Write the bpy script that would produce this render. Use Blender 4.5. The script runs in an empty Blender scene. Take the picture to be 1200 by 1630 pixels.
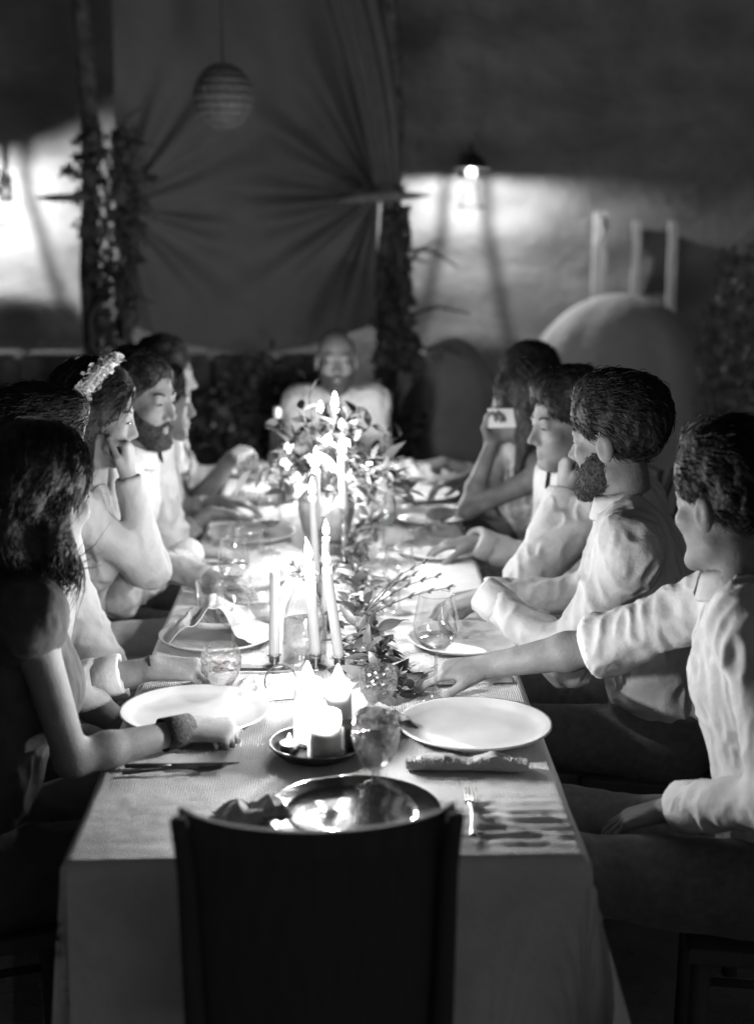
import bpy, bmesh, math, random
import numpy as np
from mathutils import Vector, Matrix, Euler

random.seed(7)
RNG = np.random.default_rng(11)
S = bpy.context.scene
COL = S.collection
PI = math.pi

# ------------------------------------------------------------------ camera, sky, exposure
cd = bpy.data.cameras.new('camera')
cam = bpy.data.objects.new('camera', cd)
COL.objects.link(cam)
cam.location = (0.03, 0.0, 1.76)
cam.rotation_euler = (math.radians(90 - 11.66), 0, math.radians(-1.33))
cd.sensor_fit = 'VERTICAL'
cd.sensor_height = 56.0
cd.sensor_width = 41.2
cd.lens = 80.0
cd.clip_start = 0.05
cd.clip_end = 500
cd.dof.use_dof = True
cd.dof.focus_distance = 3.15
cd.dof.aperture_fstop = 3.0
S.camera = cam

w = bpy.data.worlds.new('World')
S.world = w
w.use_nodes = True
wt = w.node_tree
sky = wt.nodes.new('ShaderNodeTexSky')
sky.sky_type = 'NISHITA'
sky.sun_disc = False
sky.sun_elevation = math.radians(4)
sky.sun_rotation = math.radians(150)
bw = wt.nodes.new('ShaderNodeRGBToBW')              # the picture is black and white film
wt.links.new(sky.outputs[0], bw.inputs[0])
wt.links.new(bw.outputs[0], wt.nodes['Background'].inputs[0])
SKY_STRENGTH = 0.028
wt.nodes['Background'].inputs[1].default_value = SKY_STRENGTH

FLAME_L = 860.0
LAMP_L = 12500.0
S.view_settings.view_transform = 'Standard'
S.view_settings.look = 'None'
S.view_settings.exposure = 0.0
S.view_settings.gamma = 1.0
S.view_settings.use_curve_mapping = False
cy = S.cycles
cy.use_denoising = True
try:
    cy.denoiser = 'OPENIMAGEDENOISE'
except Exception:
    pass
cy.caustics_reflective = False
cy.caustics_refractive = False
cy.max_bounces = 10
cy.diffuse_bounces = 3
cy.glossy_bounces = 4
cy.transmission_bounces = 8
cy.transparent_max_bounces = 24
cy.sample_clamp_indirect = 4.0
cy.use_light_tree = True

# ------------------------------------------------------------------ materials (all neutral greys: black and white film)
MATS = {}


def mat(name, v, rough=0.6, metal=0.0, spec=0.4, bumps=(), var=None, sss=0.0, sssr=0.02, sheen=0.0, coat=0.0, stretch=None):
    """v base value; bumps: list of (noise scale, strength, distance); var: (scale, low factor, high factor)."""
    if name in MATS:
        return MATS[name]
    m = bpy.data.materials.new(name)
    MATS[name] = m
    m.use_nodes = True
    t = m.node_tree
    b = t.nodes['Principled BSDF']
    b.inputs['Base Color'].default_value = (v, v, v, 1)
    b.inputs['Roughness'].default_value = rough
    b.inputs['Metallic'].default_value = metal
    b.inputs['Specular IOR Level'].default_value = spec
    if sss:
        b.inputs['Subsurface Weight'].default_value = sss
        b.inputs['Subsurface Radius'].default_value = (1, 1, 1)
        b.inputs['Subsurface Scale'].default_value = sssr
    if sheen:
        b.inputs['Sheen Weight'].default_value = sheen
    if coat:
        b.inputs['Coat Weight'].default_value = coat
    tc = t.nodes.new('ShaderNodeTexCoord')
    src = tc.outputs['Object']
    if stretch:
        mp = t.nodes.new('ShaderNodeMapping')
        mp.inputs['Scale'].default_value = stretch
        t.links.new(src, mp.inputs[0])
        src = mp.outputs[0]
    if var:
        n = t.nodes.new('ShaderNodeTexNoise')
        n.inputs['Scale'].default_value = var[0]
        n.inputs['Detail'].default_value = 6
        t.links.new(src, n.inputs['Vector'])
        r = t.nodes.new('ShaderNodeMapRange')
        r.inputs[1].default_value = 0.3
        r.inputs[2].default_value = 0.7
        r.inputs[3].default_value = v * var[1]
        r.inputs[4].default_value = min(0.95, v * var[2])
        t.links.new(n.outputs[0], r.inputs[0])
        t.links.new(r.outputs[0], b.inputs['Base Color'])
    last = None
    for sc, st, di in bumps:
        n = t.nodes.new('ShaderNodeTexNoise')
        n.inputs['Scale'].default_value = sc
        n.inputs['Detail'].default_value = 4
        t.links.new(src, n.inputs['Vector'])
        bp = t.nodes.new('ShaderNodeBump')
        bp.inputs['Strength'].default_value = st
        bp.inputs['Distance'].default_value = di
        t.links.new(n.outputs[0], bp.inputs['Height'])
        if last:
            t.links.new(last.outputs[0], bp.inputs['Normal'])
        last = bp
    if last:
        t.links.new(last.outputs[0], b.inputs['Normal'])
    return m


def linen(name, v, scale=260.0, strength=0.35, translucent=0.0, crease=()):
    if name in MATS:
        return MATS[name]
    m = mat(name, v, 0.9, spec=0.1, bumps=[(9, 0.25, 0.02)] + list(crease), var=(14, 0.9, 1.06))
    t = m.node_tree
    b = t.nodes['Principled BSDF']
    tc = t.nodes.new('ShaderNodeTexCoord')
    prev = b.inputs['Normal'].links[0].from_socket if b.inputs['Normal'].links else None
    for d in ('X', 'Y'):
        wv = t.nodes.new('ShaderNodeTexWave')
        wv.bands_direction = d
        wv.inputs['Scale'].default_value = scale / 6.28
        wv.inputs['Distortion'].default_value = 2.5
        wv.inputs['Detail'].default_value = 2
        t.links.new(tc.outputs['Object'], wv.inputs['Vector'])
        bp = t.nodes.new('ShaderNodeBump')
        bp.inputs['Strength'].default_value = strength
        bp.inputs['Distance'].default_value = 0.002
        t.links.new(wv.outputs['Fac'], bp.inputs['Height'])
        if prev:
            t.links.new(prev, bp.inputs['Normal'])
        prev = bp.outputs[0]
    t.links.new(prev, b.inputs['Normal'])
    if translucent:
        tr = t.nodes.new('ShaderNodeBsdfTranslucent')
        tr.inputs[0].default_value = (v, v, v, 1)
        mx = t.nodes.new('ShaderNodeMixShader')
        mx.inputs[0].default_value = translucent
        out = [n for n in t.nodes if n.type == 'OUTPUT_MATERIAL'][0]
        t.links.new(b.outputs[0], mx.inputs[1])
        t.links.new(tr.outputs[0], mx.inputs[2])
        t.links.new(mx.outputs[0], out.inputs[0])
    return m


def emit(name, strength):
    if name in MATS:
        return MATS[name]
    m = bpy.data.materials.new(name)
    MATS[name] = m
    m.use_nodes = True
    t = m.node_tree
    t.nodes.clear()
    e = t.nodes.new('ShaderNodeEmission')
    e.inputs[1].default_value = strength
    o = t.nodes.new('ShaderNodeOutputMaterial')
    t.links.new(e.outputs[0], o.inputs[0])
    return m


def glass(name, tint=0.96, gloss=1.0, hammered=0.0, fac=0.0, face=0.07):
    """thin blown glass: mostly clear, mirror-like at grazing angles"""
    if name in MATS:
        return MATS[name]
    m = bpy.data.materials.new(name)
    MATS[name] = m
    m.use_nodes = True
    t = m.node_tree
    t.nodes.clear()
    tr = t.nodes.new('ShaderNodeBsdfTransparent')
    tr.inputs[0].default_value = (tint, tint, tint, 1)
    gl = t.nodes.new('ShaderNodeBsdfGlossy')
    gl.inputs['Roughness'].default_value = 0.03
    gl.inputs[0].default_value = (gloss, gloss, gloss, 1)
    lw = t.nodes.new('ShaderNodeLayerWeight')
    lw.inputs[0].default_value = 0.22
    mr = t.nodes.new('ShaderNodeMapRange')
    mr.inputs[3].default_value = face
    mr.inputs[4].default_value = 0.95
    t.links.new(lw.outputs['Facing'], mr.inputs[0])
    mx = t.nodes.new('ShaderNodeMixShader')
    t.links.new(mr.outputs[0], mx.inputs[0])
    t.links.new(tr.outputs[0], mx.inputs[1])
    t.links.new(gl.outputs[0], mx.inputs[2])
    last = mx
    if hammered:
        tc = t.nodes.new('ShaderNodeTexCoord')
        vo = t.nodes.new('ShaderNodeTexVoronoi')
        vo.inputs['Scale'].default_value = 95
        t.links.new(tc.outputs['Object'], vo.inputs['Vector'])
        bp = t.nodes.new('ShaderNodeBump')
        bp.inputs['Strength'].default_value = hammered
        bp.inputs['Distance'].default_value = 0.004
        t.links.new(vo.outputs['Distance'], bp.inputs['Height'])
        t.links.new(bp.outputs[0], gl.inputs['Normal'])
        rf = t.nodes.new('ShaderNodeBsdfRefraction')
        rf.inputs['IOR'].default_value = 1.12
        rf.inputs['Roughness'].default_value = 0.02
        t.links.new(bp.outputs[0], rf.inputs['Normal'])
        m2 = t.nodes.new('ShaderNodeMixShader')
        m2.inputs[0].default_value = fac
        t.links.new(mx.outputs[0], m2.inputs[1])
        t.links.new(rf.outputs[0], m2.inputs[2])
        last = m2
    o = t.nodes.new('ShaderNodeOutputMaterial')
    t.links.new(last.outputs[0], o.inputs[0])
    return m


SKIN = mat('skin', 0.20, 0.58, spec=0.3, bumps=[(34, 0.18, 0.006), (190, 0.35, 0.003)], var=(26, 0.78, 1.12), sss=0.15, sssr=0.006)
SKIN_PALE = mat('skin pale', 0.24, 0.58, spec=0.3, bumps=[(34, 0.15, 0.006), (190, 0.3, 0.003)], var=(26, 0.84, 1.1), sss=0.15, sssr=0.006)
HAIR_DARK = mat('hair dark', 0.02, 0.55, spec=0.25, bumps=[(120, 0.6, 0.01)], var=(60, 0.5, 1.5))
HAIR_BROWN = mat('hair brown', 0.05, 0.55, spec=0.3, bumps=[(120, 0.6, 0.01)], var=(60, 0.5, 1.5))
BEARD = mat('beard hair', 0.05, 0.7, spec=0.3, bumps=[(300, 0.9, 0.01)], var=(220, 0.5, 1.6))
BEARD_GREY = mat('beard grey', 0.075, 0.7, spec=0.3, bumps=[(300, 0.9, 0.01)], var=(220, 0.5, 1.5))
WHITE_SHIRT = linen('white shirt cotton', 0.54, 900, 0.1, crease=[(26, 0.4, 0.012), (70, 0.3, 0.004)])
WHITE_DRESS = linen('white dress crepe', 0.40, 700, 0.1, crease=[(22, 0.3, 0.012), (90, 0.35, 0.004)])
GREY_SHIRT = linen('grey blouse', 0.22, 700, 0.15)
DARK_TROUSER = mat('dark trouser wool', 0.13, 0.9, spec=0.15, bumps=[(400, 0.4, 0.003)], var=(60, 0.8, 1.2), sheen=0.2)
GREY_TROUSER = mat('grey trouser cotton', 0.16, 0.9, spec=0.15, bumps=[(400, 0.4, 0.003)], var=(60, 0.85, 1.15))
EYE_DARK = mat('eye dark', 0.03, 0.15, spec=0.6)
LIP = mat('lip', 0.22, 0.45)
BLACK_BAND = mat('black lace band', 0.03, 0.8, bumps=[(300, 1.0, 0.004)], var=(160, 0.4, 2.2))
LEATHER = mat('dark leather strap', 0.03, 0.5)
CERAMIC = mat('white ceramic glaze', 0.60, 0.22, spec=0.45, bumps=[(12, 0.06, 0.01)], var=(25, 0.95, 1.03))
CERAMIC_RIM = mat('stoneware', 0.55, 0.35, spec=0.4, bumps=[(40, 0.1, 0.004)], var=(80, 0.85, 1.1))
SILVER = mat('polished pewter', 0.42, 0.09, metal=1.0, bumps=[(22, 0.12, 0.01)], var=(30, 0.85, 1.1))
DARKMETAL = mat('tarnished tray metal', 0.16, 0.28, metal=0.9, bumps=[(60, 0.15, 0.004)], var=(40, 0.6, 1.3))
BRASS = mat('brushed brass', 0.4, 0.3, metal=1.0, bumps=[(80, 0.1, 0.002)], var=(50, 0.75, 1.15))
STEEL = mat('cutlery steel', 0.55, 0.2, metal=1.0, bumps=[(90, 0.06, 0.002)], var=(60, 0.8, 1.1))
DARK_STEEL = mat('dark cutlery', 0.07, 0.35, metal=0.8, bumps=[(90, 0.1, 0.002)])
WAX = mat('taper wax', 0.42, 0.35, spec=0.4, sss=0.5, sssr=0.01, bumps=[(60, 0.08, 0.004)])
WAX_PILLAR = mat('pillar wax', 0.62, 0.4, spec=0.35, sss=1.0, sssr=0.02, bumps=[(35, 0.12, 0.006)], var=(28, 0.9, 1.05))
WICK = mat('burnt wick', 0.02, 0.9)
FLAME = emit('candle flame', 14.0)
_t = FLAME.node_tree
_tr = _t.nodes.new('ShaderNodeBsdfTransparent')
_ad = _t.nodes.new('ShaderNodeAddShader')
_t.links.new([n for n in _t.nodes if n.type == 'EMISSION'][0].outputs[0], _ad.inputs[0])
_t.links.new(_tr.outputs[0], _ad.inputs[1])
_t.links.new(_ad.outputs[0], [n for n in _t.nodes if n.type == 'OUTPUT_MATERIAL'][0].inputs[0])
GLASS = glass('clear glass')
GLASS_W = glass('water glass', 0.9, 1.0)
HAMMER = glass('hammered glass', 0.97, 1.0, 1.0, 0.16, 0.24)
WINE = mat('red wine', 0.012, 0.05, spec=0.5)
WATER = glass('still water', 0.95, 1.0)
LINEN_CLOTH = linen('table linen', 0.78, 420, 0.6)
NAPKIN = linen('napkin linen', 0.58, 520, 0.4)
NAPKIN_DARK = linen('napkin dark linen', 0.42, 520, 0.5)
WOOD_DARK = mat('dark chair wood', 0.085, 0.75, spec=0.04, bumps=[(18, 0.2, 0.004)], var=(12, 0.9, 1.1), stretch=(6, 6, 0.8))
RACK_WOOD = mat('pale rack wood', 0.5, 0.85, spec=0.15, bumps=[(20, 0.6, 0.01)], var=(10, 0.7, 1.2), stretch=(6, 6, 0.7))
WOOD_GREY = mat('weathered wood', 0.26, 0.85, spec=0.15, bumps=[(20, 0.6, 0.01)], var=(10, 0.6, 1.3), stretch=(6, 6, 0.7))
BARK = mat('bark', 0.11, 0.9, spec=0.1, bumps=[(25, 1.0, 0.02)], var=(20, 0.5, 1.5))
LEAF_LIGHT = mat('pale leaf', 0.17, 0.5, spec=0.4, bumps=[(90, 0.3, 0.004)], var=(40, 0.75, 1.2))
LEAF_MID = mat('mid leaf', 0.11, 0.45, spec=0.45, bumps=[(90, 0.3, 0.004)], var=(40, 0.7, 1.25))
LEAF_DARK = mat('dark leaf', 0.07, 0.4, spec=0.5, bumps=[(90, 0.3, 0.004)], var=(40, 0.7, 1.3))
HEDGE_LEAF = mat('hedge leaf', 0.12, 0.6, spec=0.2, bumps=[(60, 0.3, 0.006)], var=(20, 0.6, 1.4))
IVY_LEAF = mat('ivy leaf', 0.13, 0.55, spec=0.35, bumps=[(60, 0.3, 0.006)], var=(20, 0.6, 1.4))
PETAL = mat('white petal', 0.8, 0.7, spec=0.2, sss=0.2, sssr=0.006, var=(60, 0.9, 1.03))
STEM = mat('stem', 0.12, 0.7)
VASE = mat('brown vase glaze', 0.2, 0.35, spec=0.5, bumps=[(30, 0.2, 0.006)], var=(18, 0.7, 1.2))
BOTTLE = mat('black bottle glass', 0.008, 0.06, spec=0.6)
FOIL = mat('foil', 0.6, 0.35, metal=0.7)
CANVAS = linen('canvas sheet', 0.32, 160, 0.25, translucent=0.6)
PLASTER = mat('limewashed plaster', 0.26, 0.92, spec=0.1, bumps=[(2.2, 0.6, 0.05), (7, 0.8, 0.03), (22, 0.6, 0.012), (90, 0.3, 0.003)], var=(3.5, 0.72, 1.15), stretch=(0.8, 1, 1.2))
PLASTER_HIGH = PLASTER
GROUND = mat('packed earth', 0.22, 0.95, spec=0.1, bumps=[(8, 0.6, 0.03), (70, 0.6, 0.01)], var=(3, 0.6, 1.3))
IRON = mat('black iron', 0.05, 0.5, metal=0.6, spec=0.4, bumps=[(80, 0.3, 0.003)])
PALE_COVER = mat('pale cover cloth', 0.5, 0.9, spec=0.1, bumps=[(5, 0.6, 0.04), (30, 0.3, 0.01)], var=(4, 0.85, 1.1))
STRAW = mat('woven cane', 0.2, 0.8, bumps=[(120, 0.8, 0.006)], var=(60, 0.6, 1.3))
PHONE = mat('phone body', 0.75, 0.25, spec=0.6)
BREAD = mat('bread crust', 0.36, 0.8, bumps=[(30, 0.9, 0.01)], var=(22, 0.6, 1.35))


# ------------------------------------------------------------------ helpers
def V(*a):
    return np.array(a, dtype=float)


def nrm(v):
    v = np.asarray(v, float)
    n = np.linalg.norm(v)
    return v / n if n > 1e-9 else v


def link(o):
    COL.objects.link(o)
    return o


def tag(o, label=None, cat=None, group=None, kind=None):
    if label:
        o['label'] = label
    if cat:
        o['category'] = cat
    if group:
        o['group'] = group
    if kind:
        o['kind'] = kind
    return o


def mesh_from(name, verts, faces, material=None, smooth=True):
    me = bpy.data.meshes.new(name)
    v = np.asarray(verts, dtype=np.float32)
    if isinstance(faces, np.ndarray):
        n = faces.shape[1]
        me.vertices.add(len(v))
        me.vertices.foreach_set('co', v.ravel())
        me.loops.add(faces.size)
        me.loops.foreach_set('vertex_index', faces.astype(np.int32).ravel())
        me.polygons.add(len(faces))
        me.polygons.foreach_set('loop_start', np.arange(0, faces.size, n, dtype=np.int32))
        me.update(calc_edges=True)
        me.validate()
    else:
        me.from_pydata([tuple(map(float, p)) for p in v], [], [tuple(f) for f in faces])
        me.update()
    if smooth:
        me.polygons.foreach_set('use_smooth', [True] * len(me.polygons))
    if material:
        me.materials.append(material)
    return me


def obj(name, me, parent=None, loc=None, rot=None):
    o = bpy.data.objects.new(name, me)
    link(o)
    if parent:
        o.parent = parent
    if loc is not None:
        o.location = tuple(float(c) for c in loc)
    if rot is not None:
        o.rotation_euler = tuple(float(c) for c in rot)
    return o


def thing(name, label, cat, loc=(0, 0, 0), rz=0.0, group=None):
    o = bpy.data.objects.new(name, None)
    link(o)
    o.empty_display_size = 0.05
    o.location = loc
    o.rotation_euler = (0, 0, rz)
    tag(o, label, cat, group)
    return o


def copy_tree(o, parent=None):
    c = o.copy()
    link(c)
    if parent:
        c.parent = parent
    for ch in list(o.children):
        copy_tree(ch, c)
    return c


class MB:
    """collects shapes into one mesh"""

    def __init__(self):
        self.v = []
        self.f = []

    def add(self, verts, faces):
        b = len(self.v)
        self.v.extend([tuple(map(float, p)) for p in verts])
        self.f.extend([tuple(i + b for i in f) for f in faces])
        return self

    def box(self, c, s, rz=0.0, M=None):
        hx, hy, hz = s[0] / 2, s[1] / 2, s[2] / 2
        b = min(hx, hy, hz) * 0.25
        vs = []
        for z, k in ((-hz, b), (-hz + b, 0), (hz - b, 0), (hz, b)):
            for sx, sy in ((-1, -1), (1, -1), (1, 1), (-1, 1)):
                vs.append(Vector((sx * (hx - k), sy * (hy - k), z)))
        m = M if M is not None else Matrix.Rotation(rz, 3, 'Z')
        vs = [m @ p + Vector(c) for p in vs]
        fs = [(3, 2, 1, 0), (12, 13, 14, 15)]
        for r in range(3):
            for i in range(4):
                j = (i + 1) % 4
                fs.append((r * 4 + i, r * 4 + j, r * 4 + 4 + j, r * 4 + 4 + i))
        return self.add(vs, fs)

    def tube(self, pts, radii, n=8, cap=True, squash=None):
        pts = [np.asarray(p, float) for p in pts]
        if np.isscalar(radii):
            radii = [radii] * len(pts)
        base = len(self.v)
        ref = None
        for i, p in enumerate(pts):
            d = nrm(pts[min(i + 1, len(pts) - 1)] - pts[max(i - 1, 0)])
            if ref is None:
                ref = nrm(np.cross(d, V(0, 0, 1) if abs(d[2]) < 0.9 else V(1, 0, 0)))
            a = nrm(ref - d * np.dot(ref, d))
            ref = a
            b = np.cross(d, a)
            for k in range(n):
                t = 2 * PI * k / n
                self.v.append(tuple(p + radii[i] * (a * math.cos(t) + b * math.sin(t) * (squash or 1))))
        for i in range(len(pts) - 1):
            for k in range(n):
                q = (k + 1) % n
                self.f.append((base + i * n + k, base + i * n + q, base + (i + 1) * n + q, base + (i + 1) * n + k))
        if cap:
            self.f.append(tuple(base + k for k in reversed(range(n))))
            self.f.append(tuple(base + (len(pts) - 1) * n + k for k in range(n)))
        return self

    def lathe(self, prof, n=40, c=(0, 0, 0), wob=None):
        base = len(self.v)
        rings = []
        for r, z in prof:
            if r < 1e-5:
                rings.append([len(self.v)])
                self.v.append((c[0], c[1], c[2] + z))
            else:
                ring = []
                for k in range(n):
                    t = 2 * PI * k / n
                    rr = r * (1 + (wob(t, z) if wob else 0))
                    ring.append(len(self.v))
                    self.v.append((c[0] + rr * math.cos(t), c[1] + rr * math.sin(t), c[2] + z))
                rings.append(ring)
        for A, B in zip(rings, rings[1:]):
            if len(A) == 1 and len(B) == 1:
                continue
            for k in range(n):
                q = (k + 1) % n
                if len(A) == 1:
                    self.f.append((A[0], B[q], B[k]))
                elif len(B) == 1:
                    self.f.append((A[k], A[q], B[0]))
                else:
                    self.f.append((A[k], A[q], B[q], B[k]))
        return self

    def mesh(self, name, material, smooth=True):
        return mesh_from(name, self.v, self.f, material, smooth)

    def build(self, name, material, parent=None, smooth=True, loc=None, rot=None):
        return obj(name, self.mesh(name, material, smooth), parent, loc, rot)


def catmull(pts, n):
    pts = [np.asarray(p, float) for p in pts]
    out = []
    P = [2 * pts[0] - pts[1]] + pts + [2 * pts[-1] - pts[-2]]
    for i in range(1, len(P) - 2):
        for k in range(n):
            t = k / n
            a, b, c, d = P[i - 1], P[i], P[i + 1], P[i + 2]
            out.append(0.5 * ((2 * b) + (-a + c) * t + (2 * a - 5 * b + 4 * c - d) * t * t + (-a + 3 * b - 3 * c + d) * t ** 3))
    out.append(pts[-1])
    return out


def vnoise(p, seed=0):
    """vectorised value noise in -1..1 for an (N,3) array"""
    p = np.asarray(p, float)
    i = np.floor(p).astype(np.int64)
    f = p - i
    f = f * f * (3 - 2 * f)
    out = np.zeros(len(p))
    for dx in (0, 1):
        for dy in (0, 1):
            for dz in (0, 1):
                h = (i[:, 0] + dx) * 374761393 + (i[:, 1] + dy) * 668265263 + (i[:, 2] + dz) * 2147483647 + seed * 144665
                h = (h ^ (h >> 13)) * 1274126177
                h = (h ^ (h >> 16)) & 0xFFFF
                wgt = (f[:, 0] if dx else 1 - f[:, 0]) * (f[:, 1] if dy else 1 - f[:, 1]) * (f[:, 2] if dz else 1 - f[:, 2])
                out += wgt * (h / 32767.5 - 1)
    return out


def grid_faces(nu, nv):
    i, j = np.meshgrid(np.arange(nu - 1), np.arange(nv - 1), indexing='ij')
    a = (i * nv + j).ravel()
    return np.stack([a, a + nv, a + nv + 1, a + 1], 1)


# ------------------------------------------------------------------ smooth-union field and its surface (for bodies and cloth)
class Field:
    def __init__(self, lo, hi, h):
        self.lo = np.asarray(lo, float)
        self.h = h
        self.n = np.ceil((np.asarray(hi, float) - self.lo) / h).astype(int) + 1
        self.F = np.full(self.n, 0.2, dtype=np.float32)

    def _sl(self, lo, hi):
        a = np.clip(np.floor((np.asarray(lo) - self.lo) / self.h).astype(int), 0, self.n)
        b = np.clip(np.ceil((np.asarray(hi) - self.lo) / self.h).astype(int) + 1, 0, self.n)
        if np.any(b <= a):
            return None
        ax = [(self.lo[k] + self.h * np.arange(a[k], b[k])).astype(np.float32) for k in range(3)]
        return (slice(a[0], b[0]), slice(a[1], b[1]), slice(a[2], b[2])), ax[0][:, None, None], ax[1][None, :, None], ax[2][None, None, :]

    def _put(self, sl, d, k, cut):
        A = self.F[sl]
        if cut:
            A, d = -A, d
        if k > 0:
            hh = np.clip(0.5 + 0.5 * (A - d) / k, 0, 1)
            R = A * (1 - hh) + d * hh - k * hh * (1 - hh)
        else:
            R = np.minimum(A, d)
        self.F[sl] = -R if cut else R

    def cone(self, a, b, ra, rb, k=0.02, flat=None, cut=False):
        a = np.asarray(a, float)
        b = np.asarray(b, float)
        m = max(ra, rb) * (1.0 if flat is None else max(1.0, flat[1])) + k + 3 * self.h
        r = self._sl(np.minimum(a, b) - m, np.maximum(a, b) + m)
        if r is None:
            return
        sl, X, Y, Z = r
        px, py, pz = X - a[0], Y - a[1], Z - a[2]
        d = b - a
        if flat is not None:
            ax = nrm(flat[0])
            e = (px * ax[0] + py * ax[1] + pz * ax[2]) * (1 / flat[1] - 1)
            px, py, pz = px + e * ax[0], py + e * ax[1], pz + e * ax[2]
            d = d + ax * np.dot(d, ax) * (1 / flat[1] - 1)
        dd = max(float(d @ d), 1e-12)
        t = np.clip((px * d[0] + py * d[1] + pz * d[2]) / dd, 0, 1)
        D = np.sqrt((px - t * d[0]) ** 2 + (py - t * d[1]) ** 2 + (pz - t * d[2]) ** 2) - (ra + t * (rb - ra))
        self._put(sl, D.astype(np.float32), k, cut)

    def ell(self, c, r, frame=None, k=0.02, cut=False):
        c = np.asarray(c, float)
        r = np.asarray(r, float)
        m = float(r.max()) + k + 3 * self.h
        q = self._sl(c - m, c + m)
        if q is None:
            return
        sl, X, Y, Z = q
        px, py, pz = X - c[0], Y - c[1], Z - c[2]
        fr = np.eye(3) if frame is None else np.asarray(frame)
        k0 = k1 = 0
        for i in range(3):
            u = px * fr[i][0] + py * fr[i][1] + pz * fr[i][2]
            k0 = k0 + (u / r[i]) ** 2
            k1 = k1 + (u / (r[i] * r[i])) ** 2
        k0 = np.sqrt(k0)
        D = k0 * (k0 - 1) / np.maximum(np.sqrt(k1), 1e-6)
        self._put(sl, D.astype(np.float32), k, cut)

    def plane(self, p, n, lo=None, hi=None, k=0.0):
        """remove everything on the side of p that n points to"""
        r = self._sl(self.lo if lo is None else lo, self.lo + self.h * self.n if hi is None else hi)
        if r is None:
            return
        sl, X, Y, Z = r
        D = (X - p[0]) * n[0] + (Y - p[1]) * n[1] + (Z - p[2]) * n[2]
        self._put(sl, (-D).astype(np.float32), k, True)

    def surface(self, relax=2):
        F = self.F
        s = F < 0
        c = np.zeros(np.array(F.shape) - 1, dtype=np.int8)
        off = [(a, b, d) for a in (0, 1) for b in (0, 1) for d in (0, 1)]
        nx, ny, nz = F.shape
        for a, b, d in off:
            c += s[a:nx - 1 + a, b:ny - 1 + b, d:nz - 1 + d]
        act = (c > 0) & (c < 8)
        I = np.argwhere(act)
        ids = np.full(c.shape, -1, dtype=np.int32)
        ids[act] = np.arange(len(I))
        val = np.stack([F[I[:, 0] + a, I[:, 1] + b, I[:, 2] + d] for a, b, d in off], 1)
        O = np.array(off, float)
        acc = np.zeros((len(I), 3))
        cnt = np.zeros(len(I))
        for i in range(8):
            for j in range(i + 1, 8):
                if abs(O[i] - O[j]).sum() == 1:
                    x = (val[:, i] < 0) != (val[:, j] < 0)
                    t = np.where(x, val[:, i] / np.where(x, val[:, i] - val[:, j], 1), 0)
                    acc += np.where(x[:, None], O[i] + t[:, None] * (O[j] - O[i]), 0)
                    cnt += x
        P = self.lo + self.h * (I + acc / np.maximum(cnt, 1)[:, None])
        Q = []
        for ax in range(3):
            sl0 = [slice(None)] * 3
            sl1 = [slice(None)] * 3
            sl0[ax] = slice(0, -1)
            sl1[ax] = slice(1, None)
            ch = s[tuple(sl0)] != s[tuple(sl1)]
            e = np.argwhere(ch)
            u, v = (ax + 1) % 3, (ax + 2) % 3
            e = e[(e[:, u] > 0) & (e[:, v] > 0) & (e[:, u] < c.shape[u]) & (e[:, v] < c.shape[v])]
            if not len(e):
                continue
            du = np.zeros(3, int)
            dv = np.zeros(3, int)
            du[u] = 1
            dv[v] = 1
            g = lambda q: ids[q[:, 0], q[:, 1], q[:, 2]]
            quad = np.stack([g(e - du - dv), g(e - dv), g(e), g(e - du)], 1)
            flip = ~s[e[:, 0], e[:, 1], e[:, 2]]
            quad[flip] = quad[flip][:, ::-1]
            Q.append(quad[(quad >= 0).all(1)])
        Q = np.concatenate(Q) if Q else np.zeros((0, 4), int)
        for _ in range(relax):
            sm = np.zeros_like(P)
            n = np.zeros(len(P))
            for a, b in ((0, 1), (1, 2), (2, 3), (3, 0)):
                for p, q in ((a, b), (b, a)):
                    for k in range(3):
                        sm[:, k] += np.bincount(Q[:, p], P[Q[:, q], k], len(P))
                    n += np.bincount(Q[:, p], minlength=len(P))
            P = 0.5 * P + 0.5 * sm / np.maximum(n, 1)[:, None]
        return P, Q


def normals(P, Q):
    d1 = P[Q[:, 2]] - P[Q[:, 0]]
    d2 = P[Q[:, 3]] - P[Q[:, 1]]
    fn = np.cross(d1, d2)
    N = np.zeros_like(P)
    for c in range(4):
        for k in range(3):
            N[:, k] += np.bincount(Q[:, c], fn[:, k], len(P))
    return N / np.maximum(np.linalg.norm(N, axis=1), 1e-9)[:, None]


def wrinkle(P, Q, amp, f=14.0, seed=0):
    """ridged folds along the cloth"""
    N = normals(P, Q)
    wq = P + 0.035 * np.stack([vnoise(P * 7, seed), vnoise(P * 7, seed + 1), vnoise(P * 7, seed + 2)], 1)
    a = 1 - np.abs(vnoise(wq * V(f, f, f * 0.6), seed + 3)) * 2
    b = 1 - np.abs(vnoise(wq * V(f * 2.3, f * 2.3, f * 1.2), seed + 4)) * 2
    return P + N * (amp * (a * 0.7 + 0.55 * b))[:, None]


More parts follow.
